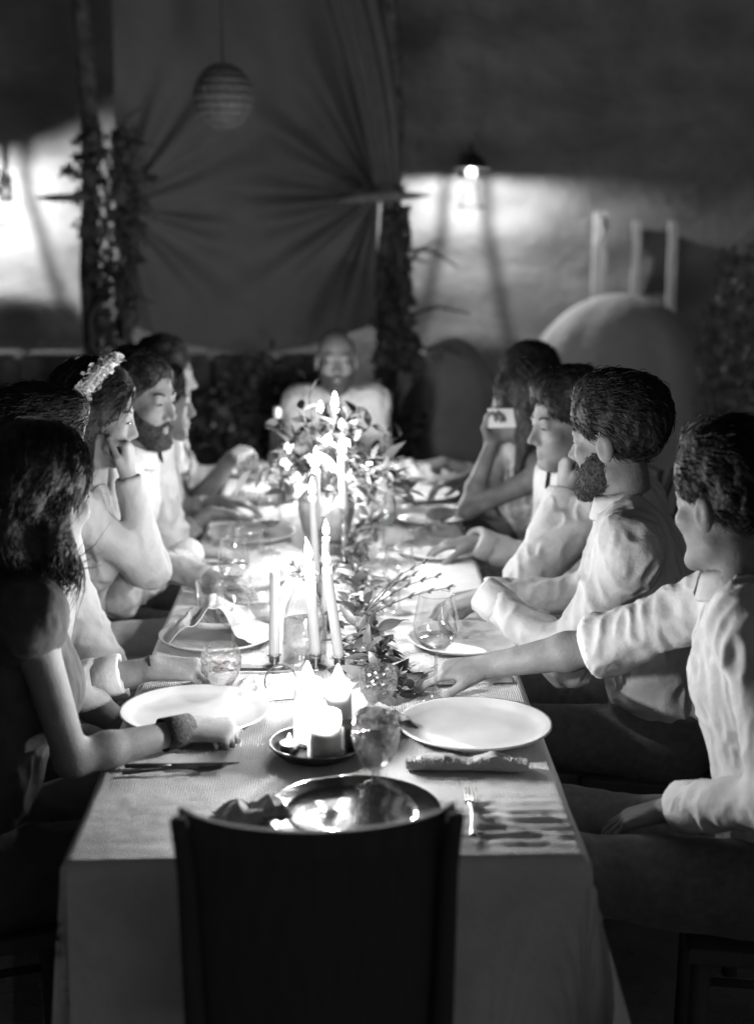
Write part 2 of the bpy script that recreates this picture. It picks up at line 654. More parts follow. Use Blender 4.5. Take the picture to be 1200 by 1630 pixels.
# ------------------------------------------------------------------ people
def hand_into(F, wrist, hd, pn, right, pose='relax', k=0.005, sc=1.0):
    hd = nrm(hd)
    pn = nrm(np.asarray(pn, float) - hd * np.dot(hd, pn))
    th = np.cross(hd, pn) * (1 if right else -1)
    ang = {'relax': (22, 32, 22), 'grip': (55, 75, 45), 'flat': (6, 10, 6), 'fist': (75, 95, 60), 'loose': (40, 45, 30)}[pose]
    spec = [(0.027, 0.088, (0.042, 0.026, 0.021), 0.0085), (0.009, 0.092, (0.047, 0.030, 0.022), 0.0088),
            (-0.010, 0.088, (0.043, 0.028, 0.021), 0.0083), (-0.027, 0.080, (0.034, 0.021, 0.018), 0.0074)]
    for q, (o, l, seg, r) in enumerate(spec):
        base = wrist + sc * (hd * l + th * o)
        F.cone(wrist + th * o * 0.5 * sc, base, 0.019 * sc, 0.0115 * sc, 0.012, flat=(pn, 0.85))
        p = base
        a = 0
        for s_, (ln, dg) in enumerate(zip(seg, ang)):
            a += math.radians(dg * (0.9 + 0.07 * q))
            d = nrm(hd * math.cos(a) + pn * math.sin(a) + th * (o * 2.5 if pose in ('flat', 'relax') else o * 1.0))
            e = p + d * ln * sc
            F.cone(p, e, r * (1 - 0.08 * s_) * sc, r * (0.92 - 0.08 * s_) * sc, 0.003)
            p = e
    b = wrist + sc * (hd * 0.022 + th * 0.024 + pn * 0.006)
    m = wrist + sc * (hd * 0.055 + th * 0.046 + pn * 0.014)
    F.cone(b, m, 0.016 * sc, 0.0115 * sc, 0.01)
    e = m + sc * nrm(hd * 0.8 + th * (0.35 if pose in ('flat', 'relax') else -0.1) + pn * 0.35) * 0.034
    F.cone(m, e, 0.0105 * sc, 0.0092 * sc, 0.004)
    F.cone(e, e + sc * nrm(hd * 0.85 + th * 0.05 + pn * 0.4) * 0.026, 0.0092 * sc, 0.008 * sc, 0.004)


def strands(P, Q, N, ii, comb, ln, lift, rg, thick=1.0):
    """P, Q with hair strands combed over it, rooted at the vertices ii"""
    ns = len(ii)
    nn = N[ii]
    comb = comb + rg.normal(0, 0.22, (ns, 3))
    tt = comb - nn * np.sum(comb * nn, 1)[:, None]
    tt /= np.maximum(np.linalg.norm(tt, axis=1), 1e-6)[:, None]
    ln = ln[:, None]
    lift = lift[:, None]
    bt = np.cross(tt, nn)
    wav = rg.normal(0, 0.006 * thick, ns)[:, None]
    rings = []
    for s_, rk in zip((0, 0.3, 0.65, 1.0), (0.0014, 0.0019, 0.0014, 0.0003)):
        c = P[ii] - nn * 0.002 + tt * ln * s_ + nn * (lift * math.sin(s_ * 2.4) * 1.3 - s_ * s_ * ln * ln / 0.2) + bt * wav * math.sin(s_ * 4)
        for k in range(3):
            a = 2 * PI * k / 3
            rings.append(c + (nn * math.cos(a) + bt * math.sin(a)) * rk * thick)
    VV = np.stack(rings, 1)
    fb = np.array([(k * 3 + c, k * 3 + (c + 1) % 3, k * 3 + 3 + (c + 1) % 3, k * 3 + 3 + c) for k in range(3) for c in range(3)])
    FS = (np.arange(ns)[:, None, None] * 12 + fb[None]).reshape(-1, 4) + len(P)
    return np.concatenate([P, VV.reshape(-1, 3)]), np.concatenate([Q, FS])


def ik(s, h, l1, l2, pole):
    d = h - s
    L = np.linalg.norm(d)
    L2 = min(L, (l1 + l2) * 0.995)
    a = (l1 * l1 - l2 * l2 + L2 * L2) / (2 * L2)
    r = math.sqrt(max(l1 * l1 - a * a, 1e-6))
    u = d / L
    p = nrm(np.asarray(pole, float) - u * np.dot(u, pole))
    e = s + u * a + p * r
    return e, s + u * L2


def person(label, hip, head, face, fwd, arms, clothes='shirt', shirt=None, trouser=None, hair='short', hairm=None, beard=None,
           skin=None, female=False, sleeve=1.0, smile=False, roll=0.0, neck_open=0.05, seed=1, hair_len=0.2, build=1.0, mouth_open=False, leg=1.0):
    skin = skin or SKIN
    hairm = hairm or HAIR_DARK
    hip = np.asarray(hip, float)
    head = np.asarray(head, float)
    f = nrm(face)
    u = nrm(V(0, 0, 1) - f * f[2])
    r = np.cross(f, u)
    if roll:
        u, r = u * math.cos(roll) + r * math.sin(roll), r * math.cos(roll) - u * math.sin(roll)
    hs = 1.0 if female else 1.05
    H = lambda x, y, z: head + hs * (r * x + f * y + u * z)          # head coordinates: right, forward, up
    HF = (r, f, u)
    B = nrm(V(fwd[0], fwd[1], 0))
    neck = head - V(0, 0, 0.155) * hs - 0.035 * B
    T = neck - hip
    TL = np.linalg.norm(T)
    tn = T / TL
    R = nrm(np.cross(B, tn))
    Bf = np.cross(tn, R)
    FR = (R, Bf, tn)
    sw = (0.155 if female else 0.185) * build
    at = lambda t, x=0.0, y=0.0: hip + T * t + R * x + Bf * y
    shd = {1: at(0.93, sw), -1: at(0.93, -sw)}
    l1, l2 = (0.275, 0.24) if female else (0.30, 0.262)
    limb = {}
    for sd in (1, -1):
        a = arms.get(sd)
        if a is None:
            a = dict(hand=at(0.1, 0.13 * sd, 0.30), pole=-V(0, 0, 1) + R * sd * 0.4, hd=B, pn=-V(0, 0, 1), pose='relax')
        e, wr = ik(shd[sd], np.asarray(a['hand'], float), l1, l2, a['pole'])
        limb[sd] = (e, wr, a)
    hj = {sd: hip + R * 0.095 * sd for sd in (1, -1)}
    kn = {sd: hj[sd] + B * 0.42 * leg + R * 0.05 * sd + V(0, 0, 0.03) for sd in (1, -1)}
    an = {sd: V(kn[sd][0], kn[sd][1], 0.09) + B * 0.03 for sd in (1, -1)}
    toe = {sd: an[sd] + B * 0.16 + V(0, 0, -0.05) for sd in (1, -1)}
    pts = np.array([head + V(0, 0, 0.17), head - V(0, 0, 0.14), hip - B * 0.2, hip + R * 0.25, hip - R * 0.25] + [v for d in (shd, kn, an, toe) for v in d.values()]
                   + [limb[s][0] for s in limb] + [limb[s][1] + nrm(limb[s][2]['hd']) * 0.21 for s in limb] + [head + f * 0.16, head - f * 0.16])
    lo, hi = pts.min(0) - 0.1, pts.max(0) + 0.1
    lo[2] = max(lo[2], -0.005)
    org = V(hip[0], hip[1], 0)
    bu = build

    # ---- body: one continuous surface
    F = Field(lo, hi, 0.0047)
    F.ell(at(0.04), V(0.15, 0.11, 0.11) * bu, FR, 0.03)
    F.ell(at(0.36), V(0.125, 0.09, 0.16) * bu, FR, 0.06)
    F.ell(at(0.70), V(0.145 if not female else 0.128, 0.10, 0.15) * bu, FR, 0.06)
    F.cone(at(0.90, -sw * 0.9), at(0.90, sw * 0.9), 0.052, 0.052, 0.05)
    nb = H(0, -0.018, -0.07)
    F.cone(neck - tn * 0.01, nb, 0.058 * (0.85 if female else 1), 0.052 * (0.85 if female else 1), 0.025)
    for sd in (1, -1):
        F.cone(neck - tn * 0.0 + R * 0.03 * sd, shd[sd] + tn * 0.012, 0.042, 0.040, 0.04)
        e, wr, a = limb[sd]
        F.ell(shd[sd], V(0.052, 0.052, 0.055) * (0.88 if female else 1), None, 0.03)
        q = 0.84 if female else 1.0
        F.cone(shd[sd], e, 0.047 * q, 0.037 * q, 0.03)
        F.cone(e, e + (wr - e) * 0.3, 0.037 * q, 0.041 * q, 0.02)
        F.cone(e + (wr - e) * 0.3, wr, 0.040 * q, 0.0255 * q, 0.015)
        hand_into(F, wr, a['hd'], a['pn'], sd == 1, a.get('pose', 'relax'), sc=0.92 if female else 1.03)
        F.cone(hj[sd], kn[sd], 0.078, 0.052, 0.03)
        F.cone(kn[sd], kn[sd] + (an[sd] - kn[sd]) * 0.35, 0.05, 0.052, 0.02)
        F.cone(kn[sd] + (an[sd] - kn[sd]) * 0.35, an[sd], 0.05, 0.034, 0.02)
        F.cone(an[sd] + V(0, 0, -0.04), toe[sd], 0.042, 0.034, 0.03)
    if female:
        for sd in (1, -1):
            F.ell(at(0.66, 0.066 * sd, 0.076), (0.054, 0.05, 0.056), FR, 0.05)
    # head
    sk = lambda *rr: V(*rr) * hs
    F.ell(H(0, -0.014, 0.034), sk(0.075, 0.096, 0.088), HF, 0.02)
    F.ell(H(0, 0.024, -0.042), sk(0.060 if not female else 0.056, 0.064, 0.078), HF, 0.03)
    F.cone(H(-0.012, 0.070, -0.106), H(0.012, 0.070, -0.106), 0.016, 0.016, 0.024)
    for sd in (1, -1):
        F.cone(H(0.046 * sd, 0.0, -0.07), H(0.018 * sd, 0.066, -0.105), 0.014, 0.013, 0.022)
        F.ell(H(0.042 * sd, 0.056, -0.028), sk(0.022, 0.022, 0.020), HF, 0.02)
    F.cone(H(-0.034, 0.074, 0.019), H(0.034, 0.074, 0.019), 0.012, 0.012, 0.018)
    for sd in (1, -1):
        F.ell(H(0.031 * sd, 0.094, 0.000), sk(0.019, 0.013, 0.013), HF, 0.010, cut=True)
        F.ell(H(0.031 * sd, 0.072, -0.001), sk(0.0145, 0.0135, 0.0125), HF, 0.004)
    nl = 1.0 if not female else 0.88
    F.cone(H(0, 0.082, 0.008), H(0, 0.082 + 0.026 * nl, -0.034), 0.0075, 0.0105 * nl, 0.010)
    F.cone(H(0, 0.080, -0.002), H(0, 0.086, -0.038), 0.013, 0.015, 0.010)
    for sd in (1, -1):
        F.ell(H(0.0125 * sd, 0.093, -0.039), sk(0.008, 0.010, 0.007), HF, 0.005)
    mw = 0.024 if not smile else 0.030
    up = 0.006 if smile else 0.0
    for sd in (1, -1):
        F.cone(H(0, 0.086, -0.066), H(mw * sd, 0.072, -0.069 + up), 0.0068, 0.0040, 0.007)
        F.cone(H(0, 0.084, -0.080), H(mw * 0.85 * sd, 0.071, -0.074 + up), 0.0080, 0.0045, 0.007)
        F.cone(H(0, 0.098, -0.0728), H((mw + 0.002) * sd, 0.080, -0.0715 + up), 0.0036, 0.0028, 0.003, cut=True)
        F.ell(H(0.080 * sd, -0.012, -0.012), sk(0.011, 0.021, 0.034), HF, 0.006)
        F.ell(H(0.092 * sd, -0.008, -0.008), sk(0.007, 0.010, 0.019), HF, 0.005, cut=True)
    P, Q = F.surface()
    me = mesh_from('person', P - org, Q, skin)
    p = obj('person', me, None, org)
    tag(p, label, 'person', 'guests seated round the dinner table')

    def child(name, PQ, m, smooth=True):
        return obj(name, mesh_from(name, PQ[0] - org, PQ[1], m, smooth), p)

    # eyes, brows
    for sd in (1, -1):
        mb = MB()
        mb.tube([H(0.031 * sd + x, 0.0862 - abs(x) * 0.35, -0.0015 - abs(x) * 0.1) for x in np.linspace(-0.0125, 0.0125, 7)], [0.0005, 0.0022, 0.003, 0.0034, 0.003, 0.0022, 0.0005], 6)
        obj('eye', mesh_from('eye', np.array(mb.v) - org, mb.f, EYE_DARK), p)
        mb = MB()
        mb.tube([H((0.014 + 0.037 * t) * sd, 0.0865 - 0.016 * t * t, 0.020 + 0.008 * math.sin(t * 2.6)) for t in np.linspace(0, 1, 7)], [0.0015, 0.0035, 0.0036, 0.0032, 0.0028, 0.002, 0.0008], 6)
        obj('eyebrow', mesh_from('eyebrow', np.array(mb.v) - org, mb.f, hairm if hair != 'bald' else BEARD_GREY), p)

    # ---- hair
    if hair != 'bald':
        long_ = hair in ('long', 'bob')
        vol = {'short': 0.009, 'full': 0.015, 'bob': 0.018, 'long': 0.013, 'tied': 0.012}[hair]
        L = hair_len
        hl = head - V(0.2, 0.2, 0.14 + (L if long_ else 0))
        G = Field(hl, head + V(0.2, 0.2, 0.2), 0.0047)
        G.ell(H(0, -0.018, 0.040 + vol * 0.4), sk(0.075 + vol, 0.096 + vol, 0.088 + vol), HF, 0.0)
        if hair == 'full':
            G.ell(H(0.01, 0.025, 0.108), sk(0.058, 0.062, 0.035), HF, 0.03)
            G.ell(H(0, -0.055, 0.055), sk(0.080, 0.068, 0.075), HF, 0.03)
        if hair == 'tied':
            G.ell(H(0, -0.118, 0.0), sk(0.045, 0.042, 0.045), HF, 0.02)
        G.ell(H(0, 0.130, -0.012), sk(0.072, 0.104, 0.096), HF, 0.014, cut=True)
        if not long_:
            n = nrm(f * 0.8 - u)
            G.plane(H(0, 0, -0.016), n, k=0.012)
            for sd in (1, -1):
                G.ell(H(0.088 * sd, 0.002, -0.014), sk(0.034, 0.034, 0.040), HF, 0.01, cut=True)
        else:
            dn = V(0, 0, -1)
            for sd in (1, -1):
                a = H(0.062 * sd, -0.014, 0.01)
                b = H(0.068 * sd, -0.022, -0.09)
                G.cone(a, b, 0.032, 0.030, 0.02)
                c = b + dn * max(L - 0.09, 0.02) + f * 0.02 + r * 0.02 * sd
                G.cone(b, c, 0.030, 0.018, 0.03)
            a = H(0, -0.065, 0.0)
            b = H(0, -0.075, -0.10)
            G.cone(a, b, 0.060, 0.056, 0.03)
            G.cone(b, b + dn * max(L - 0.08, 0.02) - f * 0.01, 0.056, 0.038, 0.03)
        P, Q = G.surface(1)
        N = normals(P, Q)
        rel = P - head
        P = P + N * (0.005 * vnoise(rel * 26, seed) + 0.0035 * vnoise(rel * V(70, 70, 30), seed + 2))[:, None]
        rg = np.random.default_rng(seed)
        ns = 4200 if long_ else 3800
        ii = rg.integers(0, len(P), ns)
        rl = rel[ii]
        hu = rl @ u
        if long_:
            comb = -u[None] * 1.0 - f[None] * np.clip(0.9 - 6 * np.abs(hu - 0.10), 0, 1)[:, None] + r[None] * np.sign(rl @ r)[:, None] * np.clip((hu - 0.07) * 12, 0, 1)[:, None]
            ln, lift = rg.uniform(0.05, 0.11, ns), rg.uniform(0.0, 0.005, ns) + 0.006 * (rg.uniform(0, 1, ns) > 0.97)
        else:
            top_ = np.clip((hu - 0.03) * 14, 0, 1)[:, None]
            comb = top_ * (-f + 0.15 * r)[None] + (1 - top_) * (-u * 0.8 - f * 0.6)[None]
            ln, lift = rg.uniform(0.020, 0.045, ns), rg.uniform(0.0, 0.004, ns) + 0.006 * (rg.uniform(0, 1, ns) > 0.97)
        child('hair', strands(P, Q, N, ii, comb, ln, lift, rg, 0.62), hairm)
    if beard:
        G = Field(head - V(0.16, 0.16, 0.22), head + V(0.16, 0.16, 0.06), 0.0042)
        G.ell(H(0, 0.024, -0.042), sk(0.066, 0.070, 0.084), HF, 0.0)
        G.cone(H(-0.012, 0.072, -0.112), H(0.012, 0.072, -0.110), 0.0205, 0.0205, 0.024)
        for sd in (1, -1):
            G.cone(H(0.046 * sd, 0.0, -0.07), H(0.018 * sd, 0.066, -0.107), 0.022, 0.022, 0.022)
            pass
        G.ell(H(0, 0.100, -0.012), sk(0.074, 0.095, 0.055), HF, 0.014, cut=True)
        for sd in (1, -1):
            G.cone(H(0.003 * sd, 0.094, -0.055), H(0.030 * sd, 0.078, -0.072), 0.0058, 0.0055, 0.006)
        G.ell(H(0, 0.108, -0.0735), sk(0.022, 0.036, 0.0095), HF, 0.004, cut=True)
        G.plane(H(0, -0.008, 0), -f, k=0.03)
        G.plane(H(0, 0, -0.022), nrm(u - f * 0.2), k=0.014)
        P, Q = G.surface(1)
        N = normals(P, Q)
        P = P + N * (0.0022 * vnoise((P - head) * 190, seed) + 0.002 * vnoise((P - head) * 60, seed))[:, None]
        rg = np.random.default_rng(seed + 50)
        ii = rg.integers(0, len(P), 900)
        comb = np.tile((-u * 0.8 + f * 0.25)[None], (900, 1))
        child('beard', strands(P, Q, N, ii, comb, rg.uniform(0.008, 0.02, 900), rg.uniform(0.001, 0.005, 900), rg, 0.6), beard)

    # ---- upper garment
    shirt = shirt or WHITE_SHIRT
    g = 0.014
    lo2 = lo.copy()
    lo2[2] = hip[2] - 0.14
    hi2 = hi.copy()
    hi2[2] = max(neck[2] + 0.09, limb[1][0][2] + 0.1 if sleeve else 0, limb[-1][0][2] + 0.1 if sleeve else 0, (max(limb[1][1][2], limb[-1][1][2]) + 0.08) if sleeve > 0.6 else 0)
    G = Field(lo2, hi2, 0.0055)
    G.ell(at(0.03), V(0.158, 0.12, 0.13) * bu, FR, 0.03)
    G.ell(at(0.36), V(0.140, 0.108, 0.17) * bu, FR, 0.06)
    G.ell(at(0.70), V(0.160 if not female else 0.140, 0.116, 0.155) * bu, FR, 0.06)
    G.cone(at(0.90, -sw * 0.9), at(0.90, sw * 0.9), 0.062, 0.062, 0.05)
    if clothes != 'strap':
        for sd in (1, -1):
            G.cone(neck - tn * 0.012 + R * 0.035 * sd, shd[sd] + tn * 0.012, 0.052, 0.055, 0.05)
    if female:
        for sd in (1, -1):
            G.ell(at(0.66, 0.066 * sd, 0.080), (0.062, 0.056, 0.066), FR, 0.06)
    cuffs = []
    for sd in (1, -1):
        e, wr, a = limb[sd]
        sl = a.get('sleeve', sleeve)
        if sl <= 0:
            continue
        q = 0.86 if female else 1.0
        e1 = shd[sd] + (e - shd[sd]) * min(1, sl / 0.5)
        G.ell(shd[sd] - tn * 0.01, V(0.060, 0.060, 0.066) * q, None, 0.05)
        ru = 0.060 * q
        G.cone(shd[sd], e1, ru, 0.053 * q, 0.03)
        end, dr, rr = e1, nrm(e - shd[sd]), 0.053 * q
        if sl > 0.5:
            e2 = e + (wr - e) * min(1, (sl - 0.5) / 0.5)
            rr = 0.052 * q + (0.036 - 0.052) * q * min(1, (sl - 0.5) / 0.5)
            G.ell(e, V(0.056, 0.056, 0.056) * q, None, 0.02)
            G.cone(e, e2, 0.053 * q, rr, 0.025)
            end, dr = e2, nrm(wr - e)
        m = 0.085
        G.plane(end, dr, end - m, end + m)
        cuffs.append((end, dr, rr, sl))
    # neckline
    if clothes == 'strap':
        G.plane(at(0.80), nrm(tn + Bf * 0.1), lo2, hi2)
        for sd in (1, -1):
            G.cone(at(0.76, 0.075 * sd, 0.105), at(0.97, 0.085 * sd, 0.03), 0.009, 0.008, 0.004)
            G.cone(at(0.97, 0.085 * sd, 0.03), at(0.95, 0.085 * sd, -0.05), 0.008, 0.008, 0.004)
    else:
        G.cone(neck - tn * 0.02 + Bf * 0.01, neck + tn * 0.2 + Bf * 0.02, 0.055 if female else 0.058, 0.08, 0.008, cut=True)
        G.cone(neck + Bf * 0.075 + tn * 0.05, neck + Bf * (0.10) - tn * (0.05 + neck_open), 0.045, 0.014, 0.01, cut=True)
    P, Q = G.surface(2)
    P = wrinkle(P, Q, 0.009 if not female else 0.007, 15, seed * 7)
    child('dress' if clothes in ('dress', 'strap', 'lace') else 'shirt', (P, Q), shirt)
    for (c, d, rr, sl) in cuffs:
        if clothes != 'shirt':
            continue
        mb = MB()
        ww = 0.055 if sl > 0.9 else 0.05
        n = 24
        prof = [(rr + 0.004, -ww), (rr + 0.0095, -ww * 0.9), (rr + 0.010, 0.004), (rr + 0.006, 0.010), (rr - 0.003, 0.006), (rr - 0.005, -0.02)]
        a = nrm(np.cross(d, V(0, 0, 1) if abs(d[2]) < 0.9 else V(1, 0, 0)))
        b = np.cross(d, a)
        for (q, z) in prof:
            for k in range(n):
                t = 2 * PI * k / n
                k2 = q * (1 + 0.035 * math.sin(3 * t + seed) + 0.02 * math.sin(7 * t))
                mb.v.append(tuple(c + a * k2 * math.cos(t) + b * k2 * math.sin(t) + d * (z + 0.004 * math.sin(2 * t + seed))))
        for i in range(len(prof) - 1):
            for k in range(n):
                mb.f.append((i * n + k, i * n + (k + 1) % n, (i + 1) * n + (k + 1) % n, (i + 1) * n + k))
        obj('cuff', mesh_from('cuff', np.array(mb.v) - org, mb.f, shirt), p)
    if clothes == 'shirt':
        mb = MB()
        n = 30
        prof = [(0.057, 0.0), (0.0575, 0.052), (0.0605, 0.057), (0.068, 0.042), (0.082, 0.010), (0.080, 0.003), (0.061, 0.018)]
        gap = 0.30
        for (q, z) in prof:
            for k in range(n + 1):
                t = gap + (2 * PI - 2 * gap) * k / n
                edge = math.exp(-((k / n) * 6) ** 2) + math.exp(-((1 - k / n) * 6) ** 2)
                k2 = q + edge * 0.004
                zz = z - edge * 0.010
                mb.v.append(tuple(neck + R * k2 * 1.0 * math.sin(t) + Bf * (k2 * math.cos(t) + 0.008) + tn * zz))
        for i in range(len(prof) - 1):
            for k in range(n):
                mb.f.append((i * (n + 1) + k, i * (n + 1) + k + 1, (i + 1) * (n + 1) + k + 1, (i + 1) * (n + 1) + k))
        obj('collar', mesh_from('collar', np.array(mb.v) - org, mb.f, shirt), p)

    # ---- lower garment
    trouser = trouser or DARK_TROUSER
    lo3 = lo.copy()
    hi3 = hi.copy()
    hi3[2] = hip[2] + 0.2
    G = Field(lo3, hi3, 0.010)
    G.ell(at(0.02), V(0.166, 0.128, 0.12) * bu, FR, 0.03)
    for sd in (1, -1):
        if clothes in ('dress', 'strap', 'lace'):
            G.cone(hj[sd], kn[sd], 0.098, 0.080, 0.06)
            G.cone(kn[sd] - V(0, 0, 0.0), kn[sd] - V(0, 0, 0.3) - B * 0.02, 0.078, 0.085, 0.08)
        else:
            G.cone(hj[sd], kn[sd], 0.094, 0.066, 0.035)
            G.cone(kn[sd], an[sd], 0.066, 0.052, 0.03)
            G.plane(an[sd] + V(0, 0, -0.01), V(0, 0, -1), an[sd] - 0.09, an[sd] + 0.09)
    P, Q = G.surface(2)
    P = wrinkle(P, Q, 0.006, 10, seed * 5)
    child('skirt' if clothes in ('dress', 'strap', 'lace') else 'trousers', (P, Q), shirt if clothes in ('dress', 'strap', 'lace') else trouser)
    return p, dict(H=H, at=at, limb=limb, neck=neck, org=org, tn=tn, R=R, Bf=Bf, f=f, u=u, r=r, shd=shd)


# ------------------------------------------------------------------ setting: ground, back wall
me = mesh_from('ground', [(-150, -150, 0), (150, -150, 0), (150, 150, 0), (-150, 150, 0)], [(0, 1, 2, 3)], GROUND, False)
tag(obj('ground', me), kind='structure')

WALL_Y = 9.9
nu, nv = 200, 80
xs = np.linspace(-9, 9, nu)
zs = np.linspace(-0.1, 6.0, nv)
X, Z = np.meshgrid(xs, zs, indexing='ij')
pp = np.stack([X.ravel(), np.zeros(X.size), Z.ravel()], 1)
dy = 0.024 * vnoise(pp * V(0.9, 1, 2.6), 3) + 0.018 * vnoise(pp * V(3.2, 1, 5.0), 4) + 0.010 * vnoise(pp * V(7, 1, 8), 5)
# courses of the rough render swell slightly in horizontal bands
dy += 0.010 * np.sin(pp[:, 2] * 15 + 1.5 * vnoise(pp * V(0.7, 1, 0.7), 6))
front = np.stack([X.ravel(), WALL_Y + dy, Z.ravel()], 1)
fq = grid_faces(nu, nv)
me = mesh_from('back_wall', front, fq, PLASTER)
wall = obj('back_wall', me)
tag(wall, 'pale limewashed rough wall closing the terrace behind the diners', 'wall')
mb = MB()
mb.box((0, WALL_Y + 0.28, 3.0), (18.0, 0.4, 6.2))
mb.build('masonry', PLASTER, wall, False)


# ------------------------------------------------------------------ wall lanterns
def lantern(loc, label, cap_r, drop, rec):
    t = thing('wall_lantern', label, 'lantern', loc, 0, 'lanterns on the back wall')
    mb = MB()
    mb.lathe([(0.0, 0.10), (0.03, 0.095), (cap_r * 0.6, 0.06), (cap_r, 0.0), (cap_r, -0.006), (cap_r * 0.95, -0.006), (cap_r * 0.5, 0.035), (0.0, 0.04)], 32)
    mb.build('cap', IRON, t)
    mb = MB()
    mb.lathe([(0.0, rec + 0.012), (0.005, rec + 0.012), (0.010, rec + 0.004), (0.010, rec - 0.004), (0.007, rec - 0.011), (0.0, rec - 0.014)], 16)
    mb.build('bulb', emit('lantern bulb', LAMP_L), t)
    mb = MB()
    mb.tube([(0, 0.44, 0.03), (0, 0.30, 0.14), (0, 0.06, 0.14), (0, 0, 0.10)], 0.012, 8)
    mb.box((0, 0.43, 0.03), (0.08, 0.03, 0.16))
    mb.build('bracket', IRON, t)
    for sx in (-1, 1):
        mb = MB()
        mb.tube([(sx * 0.018, 0.07, 0.02), (sx * 0.022, 0.07, -0.05), (sx * 0.064, 0.075, -drop)], 0.0052, 8)
        mb.build('upright', IRON, t)
    mb = MB()
    mb.box((0, 0.04, -drop), (0.18, 0.12, 0.014))
    mb.build('bottom_bar', IRON, t)
    return t


lantern((0.845, WALL_Y - 0.47, 2.02), 'black iron lantern lit under its cap beside the wooden rack', 0.115, 0.24, 0.010)
lantern((-2.17, WALL_Y - 0.47, 1.86), 'black iron lantern glowing beyond the ivy post at the edge', 0.07, 0.2, -0.05)


# ------------------------------------------------------------------ leaves
def leaf_mesh(name, L, W, material, fold=0.25, curl=0.2, n=5):
    v = []
    f = []
    for i in range(n + 1):
        t = i / n
        wd = W * math.sin(PI * t ** 0.8) * 0.5 + 0.0004
        z = -curl * L * t * t
        v += [(-wd, L * t, z + fold * wd), (0, L * t, z), (wd, L * t, z + fold * wd)]
    for i in range(n):
        a = i * 3
        f += [(a, a + 1, a + 4, a + 3), (a + 1, a + 2, a + 5, a + 4)]
    return mesh_from(name, v, f, material)


def ivy_mesh(name, s, material):
    out = [(0, -0.1), (0.28, -0.3), (0.5, -0.08), (0.34, 0.12), (0.52, 0.42), (0.22, 0.42), (0, 0.85), (-0.22, 0.42), (-0.52, 0.42), (-0.34, 0.12), (-0.5, -0.08), (-0.28, -0.3)]
    v = [(0, 0.1, 0.0)] + [(x * s, y * s, -0.25 * s * (x * x + y * y)) for x, y in out]
    v[0] = (0, 0.1 * s, 0.04 * s)
    f = [(0, 1 + i, 1 + (i + 1) % 12) for i in range(12)]
    return mesh_from(name, v, f, material)


LEAFS = {
    'light': [leaf_mesh('leaf', L, W, LEAF_LIGHT, fo, cu) for L, W, fo, cu in ((0.06, 0.024, 0.3, 0.2), (0.05, 0.02, 0.5, 0.4), (0.075, 0.022, 0.2, 0.3), (0.045, 0.026, 0.15, 0.1))],
    'mid': [leaf_mesh('leaf', L, W, LEAF_MID, fo, cu) for L, W, fo, cu in ((0.06, 0.022, 0.3, 0.2), (0.05, 0.018, 0.5, 0.5), (0.07, 0.02, 0.2, 0.3))],
    'dark': [leaf_mesh('leaf', L, W, LEAF_DARK, fo, cu) for L, W, fo, cu in ((0.045, 0.02, 0.3, 0.2), (0.035, 0.016, 0.5, 0.4), (0.055, 0.018, 0.2, 0.3))],
    'ivy': [ivy_mesh('leaf', s, IVY_LEAF) for s in (0.07, 0.055, 0.085)],
    'petal': [leaf_mesh('petal', L, W, PETAL, fo, cu) for L, W, fo, cu in ((0.05, 0.036, 0.35, -0.3), (0.04, 0.034, 0.45, -0.5), (0.055, 0.03, 0.2, 0.2))],
}


def place_leaf(kind, name, parent, p, d, spin=0.0, sc=1.0):
    me = random.choice(LEAFS[kind])
    o = bpy.data.objects.new(name, me)
    COL.objects.link(o)
    o.parent = parent
    d = Vector(d)
    q = d.to_track_quat('Y', 'Z') @ Euler((0, spin, 0)).to_quaternion()
    o.rotation_mode = 'QUATERNION'
    o.rotation_quaternion = q
    o.location = tuple(float(c) for c in p)
    o.scale = (sc, sc, sc)
    return o


def scatter_leaves(mb_list, pts, dirs, size, rng):
    """joined small leaves (diamonds folded on the midrib)"""
    v = []
    f = []
    for p, d, s in zip(pts, dirs, size):
        d = nrm(d)
        a = nrm(np.cross(d, rng.normal(0, 1, 3)))
        n = np.cross(d, a)
        b = len(v)
        v += [p, p + d * s * 0.5 + a * s * 0.28 + n * s * 0.08, p + d * s, p + d * s * 0.5 - a * s * 0.28 + n * s * 0.08]
        f += [(b, b + 1, b + 2), (b, b + 2, b + 3)]
    return np.array(v), np.array(f)


# ------------------------------------------------------------------ posts with ivy, canvas
def post(x, y, h, r, label):
    t = thing('pergola_post', label, 'post', (x, y, 0), 0, 'pergola posts behind the table')
    mb = MB()
    pts = [(0.02 * math.sin(k * 1.3), 0.015 * math.cos(k * 1.7), k * h / 10) for k in range(11)]
    mb.tube(pts, [r * (1 + 0.12 * math.sin(k * 2.1)) for k in range(11)], 14)
    mb.build('trunk_pole', BARK, t)
    return t


